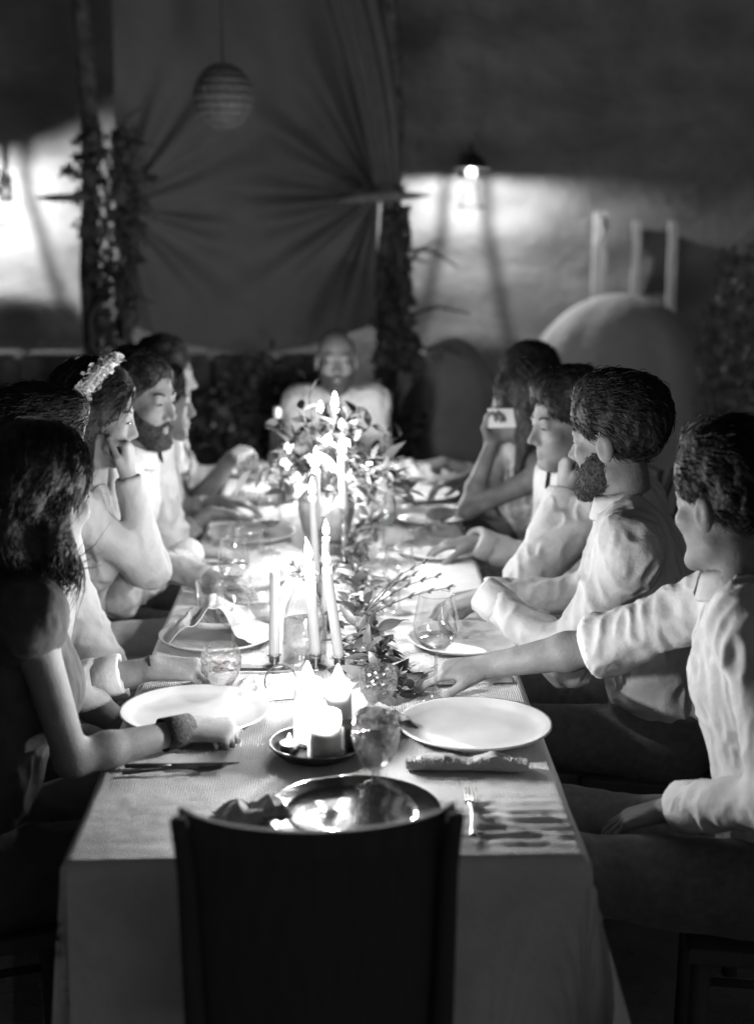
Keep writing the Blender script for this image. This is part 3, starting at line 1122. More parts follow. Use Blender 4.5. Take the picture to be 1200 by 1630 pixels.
def ivy_on(x, y, z0, z1, rad, label, n_big, n_small, seed, lean=(0, 0)):
    rg = np.random.default_rng(seed)
    t = thing('ivy', label, 'climbing plant', (x, y, 0), 0, 'ivy climbing the posts')
    mb = MB()
    for k in range(7):
        a0 = rg.uniform(0, 6.28)
        pts = []
        for q in range(12):
            z = z0 + (z1 - z0) * q / 11
            a = a0 + z * rg.uniform(0.6, 1.4)
            rr = rad * (0.5 + 0.4 * math.sin(q * 1.1 + k))
            pts.append((rr * math.cos(a), rr * math.sin(a), z))
        mb.tube(pts, [0.012] * 12, 6)
    for k in range(9):                                            # bare twigs reaching out of the mass
        z = rg.uniform(z0, z1)
        a = rg.uniform(-0.8, 0.8) - PI / 2
        d = V(math.cos(a) + rg.uniform(-0.6, 0.9), math.sin(a) * 0.6, rg.uniform(-0.3, 0.6))
        p0 = V(0, 0, z) + d * 0.05
        mb.tube([p0, p0 + d * 0.15 + V(0, 0, 0.03), p0 + d * 0.30 - V(0, 0, 0.02)], [0.011, 0.008, 0.004], 6)
    mb.build('stem', BARK, t)
    for k in range(n_big):
        z = rg.uniform(z0, z1)
        a = rg.uniform(PI, 2 * PI)
        rr = rad * rg.uniform(0.75, 1.25) * (0.75 + 0.4 * math.sin(z * 5 + seed))
        p = V(rr * math.cos(a) + lean[0] * (z - z0), rr * math.sin(a) + lean[1] * (z - z0), z)
        place_leaf('ivy', 'leaf', t, p, (math.cos(a) + rg.normal(0, .4), math.sin(a) + rg.normal(0, .4), rg.uniform(-1.2, 0.2)), rg.uniform(-1, 1), rg.uniform(0.7, 1.15))
    pts = []
    dr = []
    for k in range(n_small):
        z = rg.uniform(z0, z1)
        a = rg.uniform(0, 2 * PI)
        rr = rad * rg.uniform(0.3, 1.15) * (0.75 + 0.4 * math.sin(z * 5 + seed))
        pts.append(V(rr * math.cos(a), rr * math.sin(a), z))
        dr.append(V(math.cos(a), math.sin(a), -0.5) + rg.normal(0, 0.7, 3))
    vv, ff = scatter_leaves(None, pts, dr, rg.uniform(0.03, 0.07, n_small), rg)
    tag(obj('small_leaves', mesh_from('small_leaves', vv, ff, IVY_LEAF, False), t), kind='stuff')
    return t


post(-1.24, 7.55, 3.6, 0.045, 'slim dark post under ivy between the canvas and far lantern')
post(0.27, 7.55, 3.6, 0.05, 'rough dark post under ivy with the gathered drape tied to it')
ivy_on(-1.12, 7.5, 0.7, 2.15, 0.15, 'leafy ivy bush with bare twigs climbing the post near the edge lantern', 170, 900, 5)
ivy_on(0.30, 7.5, 0.95, 1.78, 0.085, 'narrow ivy climbing the post below the gathered drape', 110, 500, 9)


def spike(x, y, z, l0, l1, label, th=0.03, tilt=0.0):
    t = obj('cross_arm', None)
    bpy.data.objects.remove(t)
    mb = MB()
    pts = [(-l0, 0, -tilt * l0), (-l0 * 0.6, 0, -tilt * l0 * 0.6), (0, 0, 0), (l1 * 0.6, 0, 0.0), (l1, 0, 0.004)]
    mb.tube(pts, [0.004, th * 0.8, th, th * 0.5, 0.003], 8)
    o = mb.build('cross_arm', WOOD_GREY, None, True, (x, y, z))
    tag(o, label, 'wooden arm', 'pointed arms lashed to the posts')


spike(-1.27, 7.46, 1.82, 0.22, 0.12, 'short pointed wooden arm lashed to the ivy bush post', 0.022)
spike(0.27, 7.42, 1.83, 0.30, 0.20, 'short spike at the drape post, with the tie knot shadow modelled as solid wood', 0.03, 0.10)  # solid form stands in for the tie knot's shadow together with a spike

# canvas sheet tied to both posts, folds radiating from the ties
nu, nv = 150, 130
U, Vv = np.meshgrid(np.linspace(0, 1, nu), np.linspace(0, 1, nv), indexing='ij')
x0, x1 = -1.12, 0.21
Xc = x0 + (x1 - x0) * U
top = 3.3
bot = 1.12 + 0.16 * np.sin(PI * U) * -1 + 0.06
Zc = bot + (top - bot) * Vv
Yc = np.full_like(Xc, 7.72)
Yc = Yc + 0.10 * np.sin(PI * U) * np.exp(-((Zc - 1.7) / 0.8) ** 2)
for (tx, tz, sgn, amp, ph) in ((0.21, 1.83, 1, 0.050, 0.4), (-1.12, 1.78, -1, 0.034, 1.9)):
    dx, dz = Xc - tx, Zc - tz
    rr = np.sqrt(dx * dx + dz * dz)
    ang = np.arctan2(dz, -dx * sgn)
    fold = np.sin(ang * 13 + ph + 0.7 * np.sin(ang * 5)) + 0.5 * np.sin(ang * 23 + 2 * ph)
    Yc = Yc + amp * fold * np.clip(rr / 0.12, 0, 1) * np.exp(-((rr - 0.25) / 0.55) ** 2)
    Yc = Yc - 0.12 * np.exp(-(rr / 0.16) ** 2)
Yc = Yc + 0.02 * np.sin(Xc * 19 + 2 * np.sin(Zc * 2)) * np.clip((Zc - 1.9), 0, 1)
P = np.stack([Xc.ravel(), Yc.ravel(), Zc.ravel()], 1)
cv = obj('canvas_sheet', mesh_from('canvas_sheet', P, grid_faces(nu, nv), CANVAS))
tag(cv, 'dim canvas sheet stretched between the two ivy posts with radiating folds', 'canvas sheet')
sm = cv.modifiers.new('Solidify', 'SOLIDIFY')
sm.thickness = 0.004

# gathered drape above the right-hand post
mb = MB()
nr, nz = 72, 26
for i in range(nz):
    t = i / (nz - 1)
    z = 1.84 + t * 1.5
    rb = 0.058 + 0.035 * (1 - math.exp(-t * 3.0)) + 0.05 * t
    for k in range(nr):
        a = 2 * PI * k / nr
        rr = rb * (1 + 0.16 * math.sin(a * 9 + 0.8 * math.sin(t * 3)) + 0.05 * math.sin(a * 17))
        mb.v.append((rr * math.cos(a) - 0.10 * t - 0.30 * t * t, rr * 0.8 * math.sin(a), z))
for i in range(nz - 1):
    for k in range(nr):
        q = (k + 1) % nr
        mb.f.append((i * nr + k, i * nr + q, (i + 1) * nr + q, (i + 1) * nr + k))
mb.f.append(tuple(reversed(range(nr))))
dr = mb.build('gathered_drape', linen('drape cloth', 0.13, 200, 0.2), None, True, (0.26, 7.52, 0))
tag(dr, 'dark gathered drape tied narrow above the pointed spike on its post', 'drape')
mb = MB()
mb.tube([(0.075 * math.cos(a), 0.07 * math.sin(a), 1.86 + 0.006 * math.sin(3 * a)) for a in np.linspace(0, 2 * PI, 30)], 0.012, 8)
mb.build('tie_rope', WOOD_GREY, dr)

# round hanging lantern, unlit
t = thing('hanging_globe', 'round unlit wicker globe hanging in front of the canvas', 'hanging lamp', (-0.48, 6.55, 2.24))
mb = MB()
for k in range(20):
    a = 2 * PI * k / 20
    mb.tube([(0.125 * math.cos(a) * math.sin(b), 0.125 * math.sin(a) * math.sin(b), 0.135 * math.cos(b)) for b in np.linspace(0.25, PI - 0.25, 14)], 0.0042, 5)
for k in range(11):
    b = 0.3 + (PI - 0.6) * k / 10
    mb.tube([(0.126 * math.cos(a) * math.sin(b), 0.126 * math.sin(a) * math.sin(b), 0.136 * math.cos(b)) for a in np.linspace(0, 2 * PI, 28)], 0.0045, 5)
mb.lathe([(0.118 * math.sin(b), 0.128 * math.cos(b)) for b in np.linspace(0.25, PI - 0.25, 24)], 40)
mb.build('wicker_shade', STRAW, t)
mb = MB()
mb.lathe([(0.0, -0.06), (0.03, -0.045), (0.034, -0.01), (0.02, 0.03), (0.014, 0.10), (0.0, 0.10)], 16)
mb.build('bulb', GLASS, t)
mb = MB()
mb.tube([(0, 0, 0.10), (0, 0, 1.8)], 0.004, 6)
mb.build('cord', IRON, t)

# wooden rack against the wall
# rack stands behind the covered seat
t = thing('wooden_rack', 'weathered wooden rack with three uprights leaning on the wall', 'rack', (0, 0, 0))
for k, (xx, wd, zt) in enumerate(((1.72, 0.085, 1.75), (1.96, 0.05, 1.69), (2.20, 0.05, 1.69))):
    mb = MB()
    mb.box((xx, 9.74, zt / 2), (wd, 0.06, zt))
    mb.build('upright', RACK_WOOD, t, False)
for zz in (0.35, 0.8, 1.18):
    mb = MB()
    mb.box((1.96, 9.785, zz), (0.56, 0.03, 0.06))
    mb.build('rail', RACK_WOOD, t, False)
mb = MB()
mb.tube([(1.70, 9.69, 1.72), (1.73, 9.68, 1.62), (1.69, 9.68, 1.53)], [0.012, 0.018, 0.012], 8)
mb.build('clamp', RACK_WOOD, t)


# pale rounded covers behind the guests
def cover(c, rx, ry, h, label, m, seed):
    n, q = 60, 40
    v = []
    for i in range(q + 1):
        t = i / q
        for k in range(n):
            a = 2 * PI * k / n
            if t < 0.6:
                b = t / 0.6 * PI / 2
                rr, z = math.sin(b), h * (0.42 + 0.58 * math.cos(b))
            else:
                s_ = (t - 0.6) / 0.4
                rr, z = 1 + 0.10 * s_, h * 0.42 * (1 - s_)
            fl = 0.05 * t * math.sin(a * 7 + seed) + 0.035 * t * math.sin(a * 13 + 2 * seed) + 0.02 * t * math.sin(a * 29 + seed + 3 * t)
            v.append((rx * rr * (1 + fl) * math.cos(a), ry * rr * (1 + fl) * math.sin(a), z))
    f = []
    for i in range(q):
        for k in range(n):
            f.append((i * n + k, (i + 1) * n + k, (i + 1) * n + (k + 1) % n, i * n + (k + 1) % n))
    o = obj('covered_seat', mesh_from('covered_seat', v, f, m), None, c)
    tag(o, label, 'covered seat', 'rounded covered garden seats')


cover((1.70, 8.85, 0), 0.60, 0.45, 1.27, 'large pale rounded cloth-covered garden seat below the wooden rack', PALE_COVER, 1)
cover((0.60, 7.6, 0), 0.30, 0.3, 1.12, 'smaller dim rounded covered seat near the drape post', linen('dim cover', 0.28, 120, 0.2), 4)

# low wall and hedges
STONE = mat('field stone', 0.2, 0.95, spec=0.1, bumps=[(14, 0.8, 0.02), (60, 0.5, 0.006)], var=(9, 0.6, 1.3))
lw = thing('low_stone_wall', 'low wall of rough stone blocks behind the left-hand guests', 'wall', (0, 0, 0))
for i in range(12):
    for j in range(4):
        b = MB()
        b.box((0, 0, 0), (0.345, 0.3, 0.235))
        o = b.build('stone', STONE, lw, False, (-4.3 + i * 0.36 + 0.18 * (j % 2), 8.35 + random.uniform(-.02, .02), 0.12 + j * 0.245), (0, 0, random.uniform(-.03, .03)))


def hedge(x0, x1, y0, y1, z0, z1, n, label, seed, s=(0.05, 0.1), m=None):
    rg = np.random.default_rng(seed)
    pts = np.stack([rg.uniform(x0, x1, n), rg.uniform(y0, y1, n), z0 + (z1 - z0) * rg.uniform(0, 1, n) ** 0.8], 1)
    q = vnoise(pts * 3.2, seed)
    keep = q > -0.35
    topv = z0 + (z1 - z0) * (0.8 + 0.3 * vnoise(pts * V(2.5, 2.5, 0), seed + 1))
    keep &= pts[:, 2] < topv
    pts = pts[keep]
    drs = rg.normal(0, 1, pts.shape) + V(0, -0.6, 0.1)
    vv, ff = scatter_leaves(None, pts, drs, rg.uniform(s[0], s[1], len(pts)), rg)
    o = obj('hedge', mesh_from('hedge', vv, ff, m or HEDGE_LEAF, False))
    tag(o, label, 'hedge', 'hedges behind the diners')
    mb = MB()
    for k in range(max(4, int((x1 - x0) * 5))):
        xx = rg.uniform(x0, x1)
        yy = rg.uniform(y0, y1)
        mb.tube([(xx, yy, 0), (xx + rg.normal(0, .06), yy, z1 * 0.4), (xx + rg.normal(0, .15), yy, z1 * 0.8)], [0.016, 0.012, 0.006], 6)
    mb.build('branch', BARK, o)


hedge(-1.35, 0.45, 7.0, 7.5, 0, 1.12, 5200, 'dark hedge under the canvas sheet behind the bald man', 21)
hedge(2.05, 3.4, 7.2, 8.4, 0, 1.55, 6500, 'dark hedge rising beside the pale covered seat', 22, (0.04, 0.08))

# ------------------------------------------------------------------ the table
t = thing('dining_table', 'long wooden dining table hidden under the pale linen cloth', 'table', (0, 4.05, 0))
TB = MB()
TB.box((0, 0, 0.725), (0.80, 3.72, 0.036))
TB.build('tabletop', WOOD_DARK, t, False)
for sx in (-1, 1):
    for yy in (-1.75, 0, 1.75):
        b = MB()
        b.box((sx * 0.33, yy, 0.353), (0.07, 0.07, 0.704))
        b.build('leg', WOOD_DARK, t, False)

# tablecloth: top, rounded edge and hanging sides in one sheet
Y0, Y1, HX = 2.175, 5.93, 0.41
drop = 0.55
us = np.concatenate([np.linspace(-HX - drop, -HX - 0.012, 26), np.linspace(-HX, HX, 105), np.linspace(HX + 0.012, HX + drop, 26)])
ys = np.concatenate([np.linspace(Y0 - drop, Y0 - 0.012, 26), np.linspace(Y0, Y1, 440), np.linspace(Y1 + 0.012, Y1 + drop * 0.6, 12)])
Ug, Yg = np.meshgrid(us, ys, indexing='ij')
ox = np.clip(np.abs(Ug) - HX, 0, None)
oyf = np.clip(Y0 - Yg, 0, None)
oyb = np.clip(Yg - Y1, 0, None)
oy = oyf + oyb
hang = np.maximum(ox, oy)
mn = np.minimum(ox, oy)
sx = np.sign(Ug)
bx = np.clip(Ug, -HX, HX)
by = np.clip(Yg, Y0, Y1)
fold = 0.018 * np.sin(Yg * 9.5 + 1.2 * np.sin(Yg * 3.1)) + 0.01 * np.sin(Yg * 23)
foldf = 0.020 * np.sin(Ug * 11 + 0.5 + 0.8 * np.sin(Ug * 5)) + 0.010 * np.sin(Ug * 27 + 1)
hs_ = np.clip(hang / 0.3, 0, 1)
Xp = bx + sx * np.where(ox >= oy, 0.012 + 0.05 * ox + fold * hs_, 0) * (ox > 0) + np.where(sx > 0, 0.28, 0.02) * sx * mn * (ox < oy)
Yp = by - np.where(oyf > ox, 0.010 + 0.02 * oyf + foldf * hs_, 0) * (oyf > 0) + np.where(oyb > ox, 0.012 + 0.04 * oyb, 0) * (oyb > 0)
Xp = np.where((ox > 0) & (oy > 0) & (ox >= oy), Xp + sx * mn * np.where(sx > 0, 0.10, 0.0), Xp)
Yp = np.where((ox > 0) & (oyf > 0) & (ox >= oyf), Yp - mn * np.where(sx > 0, 0.28, 0.02), Yp)
Zp = 0.7475 - np.sqrt(np.maximum(hang ** 2 - (0.25 * mn) ** 2, 0))
flatp = np.stack([Ug.ravel(), Yg.ravel(), np.zeros(Ug.size)], 1)
cre = 0.0011 * vnoise(flatp * V(16, 10, 1), 31) + 0.0008 * (1 - 2 * np.abs(vnoise(flatp * V(30, 46, 1), 32))) + 0.0005 * vnoise(flatp * V(110, 110, 1), 33)
topm = (hang.ravel() == 0)
# deep creases where the cloth is bunched in front of the right-hand near place
cx, cyy = flatp[:, 0], flatp[:, 1]
bun = np.exp(-((cx - 0.33) / 0.13) ** 2) * np.exp(-((cyy - 2.30) / 0.10) ** 2)
wv = np.sin(cyy * 175 + 3.0 * vnoise(flatp * V(9, 9, 1), 35) + 6 * cx) ** 3
Zf = Zp.ravel() + np.where(topm, cre + 0.0045 * bun * wv + 0.002 * bun, 0)
Nf = np.where(topm, 0, 1)
P = np.stack([Xp.ravel(), Yp.ravel(), Zf], 1)
tc = obj('tablecloth', mesh_from('tablecloth', P, grid_faces(len(us), len(ys)), LINEN_CLOTH))
tag(tc, 'pale creased linen cloth draped over the long dining table', 'tablecloth')
TZ = 0.749


# ------------------------------------------------------------------ chairs
def chair_mesh():
    t = thing('dining_chair', 'dark wooden dining chair with solid curved back at the empty table end', 'chair', (0, 0, 0), 0, 'chairs round the table')
    n = 17
    # front of the chair looks to +y; the back stands at y = -0.2
    def slab(z0, z1, wbot, wtop, th, ear=0.0):
        mb = MB()
        rows = 9
        for i in range(rows):
            s_ = i / (rows - 1)
            z = z0 + (z1 - z0) * s_
            ww = wbot + (wtop - wbot) * s_
            for side in (0, 1):
                for k in range(n):
                    q = -1 + 2 * k / (n - 1)
                    yy = -0.2 - 0.07 * s_ * 0.9 + 0.035 * q * q + (th if side else 0)
                    zz = z + (ear * abs(q) ** 6 if i == rows - 1 else 0) - (0.012 * (1 - q * q) if (i == rows - 1 and ear) else 0)
                    mb.v.append((q * ww / 2, yy, zz))
        st = 2 * n
        for i in range(rows - 1):
            for k in range(n - 1):
                a = i * st + k
                mb.f.append((a, a + 1, a + st + 1, a + st))
                b = a + n
                mb.f.append((b + 1, b, b + st, b + st + 1))
            mb.f.append((i * st, i * st + st, i * st + st + n, i * st + n))
            mb.f.append((i * st + n - 1, i * st + 2 * n - 1, i * st + st + 2 * n - 1, i * st + st + n - 1))
        for k in range(n - 1):
            a = (rows - 1) * st + k
            mb.f.append((a, a + 1, a + n + 1, a + n))
            mb.f.append((k + 1, k, k + n, k + n + 1))
        return mb
    slab(0.50, 0.935, 0.35, 0.40, 0.022, 0.012).build('back_panel', WOOD_DARK, t)
    for sx_ in (-1, 1):
        mb = MB()
        mb.tube([(sx_ * 0.185, -0.15, 0.0), (sx_ * 0.185, -0.165, 0.45), (sx_ * 0.190, -0.235, 0.86), (sx_ * 0.194, -0.258, 0.925), (sx_ * 0.197, -0.262, 0.95)], [0.017, 0.019, 0.014, 0.013, 0.012], 10)
        mb.build('back_post', WOOD_DARK, t)
        mb = MB()
        mb.tube([(sx_ * 0.19, 0.19, 0.0), (sx_ * 0.18, 0.18, 0.44)], [0.014, 0.019], 10)
        mb.build('leg', WOOD_DARK, t)
        mb = MB()
        mb.tube([(sx_ * 0.185, -0.15, 0.2), (sx_ * 0.186, 0.185, 0.2)], 0.009, 8)
        mb.build('stretcher', WOOD_DARK, t)
    mb = MB()
    mb.box((0, 0.0, 0.452), (0.42, 0.41, 0.03))
    mb.build('seat', WOOD_DARK, t, False)
    return t


CHAIR = chair_mesh()
CHAIR.location = (-0.012, 2.13, 0)
CHAIR.rotation_euler = (0, 0, math.radians(1.0))
CHAIR.scale = (0.96, 1, 1)


def seat_at(x, y, fwd, label):
    c = copy_tree(CHAIR)
    d = nrm(V(fwd[0], fwd[1], 0))
    c.location = (x - d[0] * 0.02, y - d[1] * 0.02, -0.03)
    c.location.z = 0
    c.rotation_euler = (0, 0, math.atan2(d[1], d[0]) - PI / 2)
    c['label'] = label


# ------------------------------------------------------------------ tableware
def lathe_mesh(name, prof, m, n=48, wob=None):
    return MB().lathe(prof, n, (0, 0, 0), wob).mesh(name, m)


def plate_prof(R, rim=0.32, h=0.02):
    return [(0, 0.004), (R * 0.55, 0.004), (R * (1 - rim), 0.006), (R * (1 - rim) + 0.012, 0.011), (R * 0.97, h), (R, h + 0.001), (R, h - 0.003),
            (R * 0.97, h - 0.005), (R * (1 - rim) + 0.008, 0.004), (R * 0.6, 0.0), (0, 0.0)]


PL_BIG = lathe_mesh('plate', plate_prof(0.152, 0.22), CERAMIC, 72)
PL_MID = lathe_mesh('plate', plate_prof(0.138, 0.24), CERAMIC, 64)
PL_STONE = lathe_mesh('plate', plate_prof(0.135, 0.2, 0.018), CERAMIC_RIM, 64)
PL_SILVER = lathe_mesh('plate', [(0, 0.005), (0.060, 0.0048), (0.100, 0.0055), (0.110, 0.009), (0.117, 0.0115), (0.145, 0.0135), (0.150, 0.0155), (0.1535, 0.014), (0.150, 0.011), (0.118, 0.008), (0.1, 0.0), (0, 0)], SILVER, 90)
for x, y, me, lb in (
    (0.287, 2.744, PL_BIG, 'large white plate behind the long folded napkin with dark fringe'),
    (0.318, 3.338, PL_MID, 'white plate beyond the tall wine glass at the outstretched sleeve'),
    (0.318, 4.283, PL_STONE, 'stoneware plate holding a shine before the man with raised fist'),
    (0.320, 4.764, PL_MID, 'white plate before the woman lifting a phone'),
    (0.310, 5.151, PL_STONE, 'stoneware plate beyond the cluster of tumblers'),
    (0.300, 5.574, PL_MID, 'white plate under a napkin nearest the bald man'),
    (-0.273, 2.839, PL_BIG, 'large white plate under the wrist with black lace cuff'),
    (-0.275, 3.379, PL_MID, 'white plate under the tented pale napkin'),
    (-0.262, 3.95, PL_STONE, 'stoneware plate in front of the bride with floral headband'),
    (-0.262, 4.507, PL_MID, 'white plate under a small bread piece before the lace dress'),
    (-0.262, 5.141, PL_STONE, 'stoneware plate behind the tall glass of dark wine'),
    (-0.275, 5.62, PL_MID, 'white plate beside the dark wine bottle'),
):
    tag(obj('plate', me, None, (x, y, TZ)), lb, 'plate', 'plates laid along the table')
tag(obj('plate', PL_SILVER, None, (0.041, 2.335, TZ)), 'shiny pewter plate mirroring the candles behind the empty chair', 'plate', 'plates laid along the table')

# --- candles
def flame(c, p, h=0.042, r=0.0085, bend=0.0, gain=1.0):
    mb = MB()
    mb.lathe([(0.0, 0.0), (r * 0.55, h * 0.06), (r * 0.95, h * 0.2), (r, h * 0.32), (r * 0.8, h * 0.52), (r * 0.45, h * 0.76), (r * 0.16, h * 0.93), (0, h)], 12)
    mb.v = [(x + bend * (z / h) ** 2 * h, y, z) for x, y, z in mb.v]
    obj('flame', mb.mesh('flame', FLAME), c, p)
    ld = bpy.data.lights.new('flame_light', 'POINT')
    ld.energy = 4 * PI * FLAME_L * 1.25 * r * h * gain
    ld.shadow_soft_size = r * 0.7
    ld.color = (1, 1, 1)
    o = bpy.data.objects.new('flame_light', ld)
    COL.objects.link(o)
    o.parent = c
    o.location = tuple(float(q) for q in (np.asarray(p, float) + V(0, 0, h * 0.4)))


def taper(base, top, r, label, hold_h, style='cup', flame_h=0.034, bend=0.0, gain=1.0):
    """candle from base to top (points), standing in its own candlestick"""
    base = np.asarray(base, float)
    top = np.asarray(top, float)
    foot = V(base[0], base[1], TZ)
    hs = thing('candlestick', label.replace('candle', 'candle holder') if False else 'brass candlestick under the ' + label, 'candlestick', tuple(foot), 0, 'candlesticks along the table')
    hh = hold_h
    if style == 'cup':
        MB().lathe([(0, 0), (0.024, 0), (0.026, 0.003), (0.02, 0.006), (0.009, 0.009), (0.0075, 0.012)], 28).build('foot', BRASS, hs)
        MB().lathe([(0.0075, 0.012), (0.012, 0.014), (0.0125, hh - 0.004), (0.017, hh), (0.017, hh + 0.002), (0.0118, hh + 0.001), (0.0115, hh - 0.01), (0, hh - 0.012)], 28).build('cup', BRASS, hs)
    else:
        MB().lathe([(0, 0), (0.034, 0), (0.036, 0.004), (0.022, 0.012), (0.009, 0.03), (0.0075, 0.04)], 28).build('foot', BRASS, hs)
        tw = lambda a, z: 0.22 * math.sin(3 * a + z * 170)
        prof = [(0.0085, 0.04 + (hh - 0.06) * k / 26) for k in range(27)]
        MB().lathe(prof, 24, (0, 0, 0), tw).build('stem', BRASS, hs)
        MB().lathe([(0.008, hh - 0.021), (0.013, hh - 0.014), (0.012, hh - 0.003), (0.016, hh), (0.0115, hh), (0.011, hh - 0.012), (0, hh - 0.013)], 24).build('cup', BRASS, hs)
    c = thing('taper_candle', 'lit ' + label, 'candle', tuple(base), 0, 'tapers along the table')
    d = top - base
    mb = MB()
    L = np.linalg.norm(d)
    nseg = 12
    mb.tube([d * (k / nseg) for k in range(nseg + 1)] + [d * (1 - 0.004 / L)], [r * (1.03 - 0.12 * k / nseg) for k in range(nseg)] + [r * 0.86, r * 0.3], 18)
    mb.build('wax', WAX, c)
    MB().tube([d * 0.985, d + V(0, 0, 0.009), d + V(0.002, 0, 0.012)], 0.0011, 5).build('wick', WICK, c)
    flame(c, d + V(0, 0, 0.006), flame_h * 1.15, 0.0052 + flame_h * 0.085, bend, gain)
    return c


taper((-0.128, 3.167, TZ + 0.022), (-0.124, 3.167, 0.976), 0.0120, 'tall taper with a small low flame beside the jug', 0.030, flame_h=0.022)
taper((-0.034, 3.160, TZ + 0.026), (-0.047, 3.158, 0.994), 0.0122, 'brightest tall taper before the glass jug', 0.034, flame_h=0.046, bend=-0.15, gain=0.48)
taper((0.019, 3.140, TZ + 0.026), (-0.008, 3.140, 0.986), 0.0118, 'leaning tall taper against the dark herbs', 0.034, flame_h=0.042, bend=-0.2, gain=0.48)
taper((-0.014, 3.46, TZ + 0.03), (-0.013, 3.45, 0.985), 0.0105, 'slim taper half hidden behind the leaning one', 0.038, flame_h=0.036, gain=0.6)
taper((-0.040, 3.72, TZ + 0.05), (-0.051, 3.70, 1.036), 0.0105, 'slim taper in front of the brown vase', 0.06, flame_h=0.042, gain=0.7)
taper((0.031, 4.09, 0.922), (0.026, 4.09, 1.076), 0.0125, 'short taper on the tall twisted holder', 0.18, 'tall', flame_h=0.054, gain=0.95)
taper((-0.046, 4.05, 0.87), (-0.047, 4.05, 1.046), 0.0115, 'pale taper against the flowers on a plain stem', 0.13, 'tall', flame_h=0.054, gain=0.95)
taper((0.000, 5.25, 0.86), (0.000, 5.25, 1.055), 0.0110, 'distant taper glowing above the bouquet\'s crown', 0.12, 'tall', flame_h=0.050, gain=1.4)
taper((-0.049, 5.1, 0.85), (-0.049, 5.1, 1.04), 0.0110, 'distant taper beside the bouquet\'s highest sprig', 0.11, 'tall', flame_h=0.050, gain=1.4)

# tray with pillar candles
TR = (-0.022, 2.637)
mb = MB()
mb.lathe([(0, 0.006), (0.070, 0.006), (0.076, 0.010), (0.088, 0.022), (0.0925, 0.024), (0.0925, 0.020), (0.080, 0.006), (0.072, 0), (0, 0)], 64)
tag(mb.build('candle_tray', DARKMETAL, None, True, (TR[0], TR[1], TZ)), 'round dark metal tray with raised rim under the pillar candles', 'tray')


def pillar(x, y, r, h, label, well=0.028, fh=0.036, z0=TZ + 0.007):
    c = thing('pillar_candle', label, 'candle', (x, y, z0), 0, 'pillar candles on the tray')
    wob = lambda a, z: 0.012 * math.sin(3 * a + z * 40) * (z / h)
    wt_ = 0.0055
    mb = MB()
    mb.lathe([(0, 0), (r * 0.97, 0), (r, 0.003), (r, h * 0.3), (r, h * 0.6), (r, h * 0.85), (r * 0.985, h - 0.002), (r - 0.003, h), (r - wt_, h - 0.003), (r - wt_ - 0.001, h - well * 0.6), (r - wt_ - 0.006, h - well), (0, h - well - 0.001)], 48, (0, 0, 0), wob)
    mb.build('wax', WAX_PILLAR, c)
    MB().tube([(0, 0, h - well - 0.002), (0, 0, h - well + 0.012), (0.002, 0, h - well + 0.015)], 0.0012, 5).build('wick', WICK, c)
    flame(c, (0, 0, h - well + 0.009), fh * 1.35, 0.011, 0, 1.2)
    return c


pillar(-0.008, 2.598, 0.0315, 0.088, 'thick grey pillar candle at the front of the tray, its rim glowing', 0.026, 0.028)
pillar(-0.040, 2.668, 0.0275, 0.128, 'pale pillar candle standing behind the front one, near the tea light', 0.012, 0.030)
pillar(0.018, 2.705, 0.0255, 0.110, 'pale pillar candle at the rear of the tray beside the hammered goblet', 0.012, 0.030)
# tea light and small votive
c = thing('tea_light', 'small tea light in its metal cup on the tray', 'candle', (-0.075, 2.632, TZ + 0.008))
MB().lathe([(0, 0), (0.0185, 0), (0.019, 0.014), (0.018, 0.0135), (0.0178, 0.002), (0, 0.002)], 32).build('metal_cup', DARKMETAL, c)
MB().lathe([(0.0, 0.0025), (0.0176, 0.0025), (0.0176, 0.0115), (0, 0.0105)], 32).build('wax', WAX, c)
MB().tube([(0, 0, 0.009), (0, 0, 0.018)], 0.001, 5).build('wick', WICK, c)
flame(c, (0, 0, 0.015), 0.018, 0.0045)
c = thing('votive_candle', 'short dark votive candle tucked against the front pillar on the tray', 'candle', (0.042, 2.645, TZ + 0.008))
MB().lathe([(0, 0), (0.021, 0), (0.022, 0.045), (0.021, 0.048), (0.018, 0.045), (0, 0.043)], 32).build('wax', mat('dark wax', 0.12, 0.4, sss=0.4, sssr=0.006), c)
MB().tube([(0, 0, 0.042), (0, 0, 0.052)], 0.001, 5).build('wick', WICK, c)

# --- glasses
def wineglass_mesh(h, bowl_r, rim_r, bowl_h, foot_r=0.034):
    b0 = h - bowl_h
    prof = [(foot_r, 0.0), (foot_r, 0.0015), (foot_r * 0.5, 0.004), (0.0065, 0.010), (0.0036, 0.02), (0.0034, b0 - 0.012), (0.006, b0 - 0.002)]
    for k in range(1, 15):
        t = k / 14
        if t < 0.42:
            a = t / 0.42 * PI / 2
            prof.append((0.006 + (bowl_r - 0.006) * math.sin(a), b0 + bowl_h * 0.42 * (1 - math.cos(a))))
        else:
            s_ = (t - 0.42) / 0.58
            prof.append((bowl_r + (rim_r - bowl_r) * s_ ** 1.3, b0 + bowl_h * (0.42 + 0.58 * s_)))
    return prof, b0


def fill_prof(bowl_r, b0, bowl_h, lvl):
    p = [(0, b0 + 0.002)]
    for k in range(1, 7):
        a = k / 6 * lvl * PI / 2
        p.append(((0.005 + (bowl_r - 0.0065) * math.sin(a)), b0 + bowl_h * 0.42 * (1 - math.cos(a)) + 0.001))
    p.append((0, p[-1][1]))
    return p


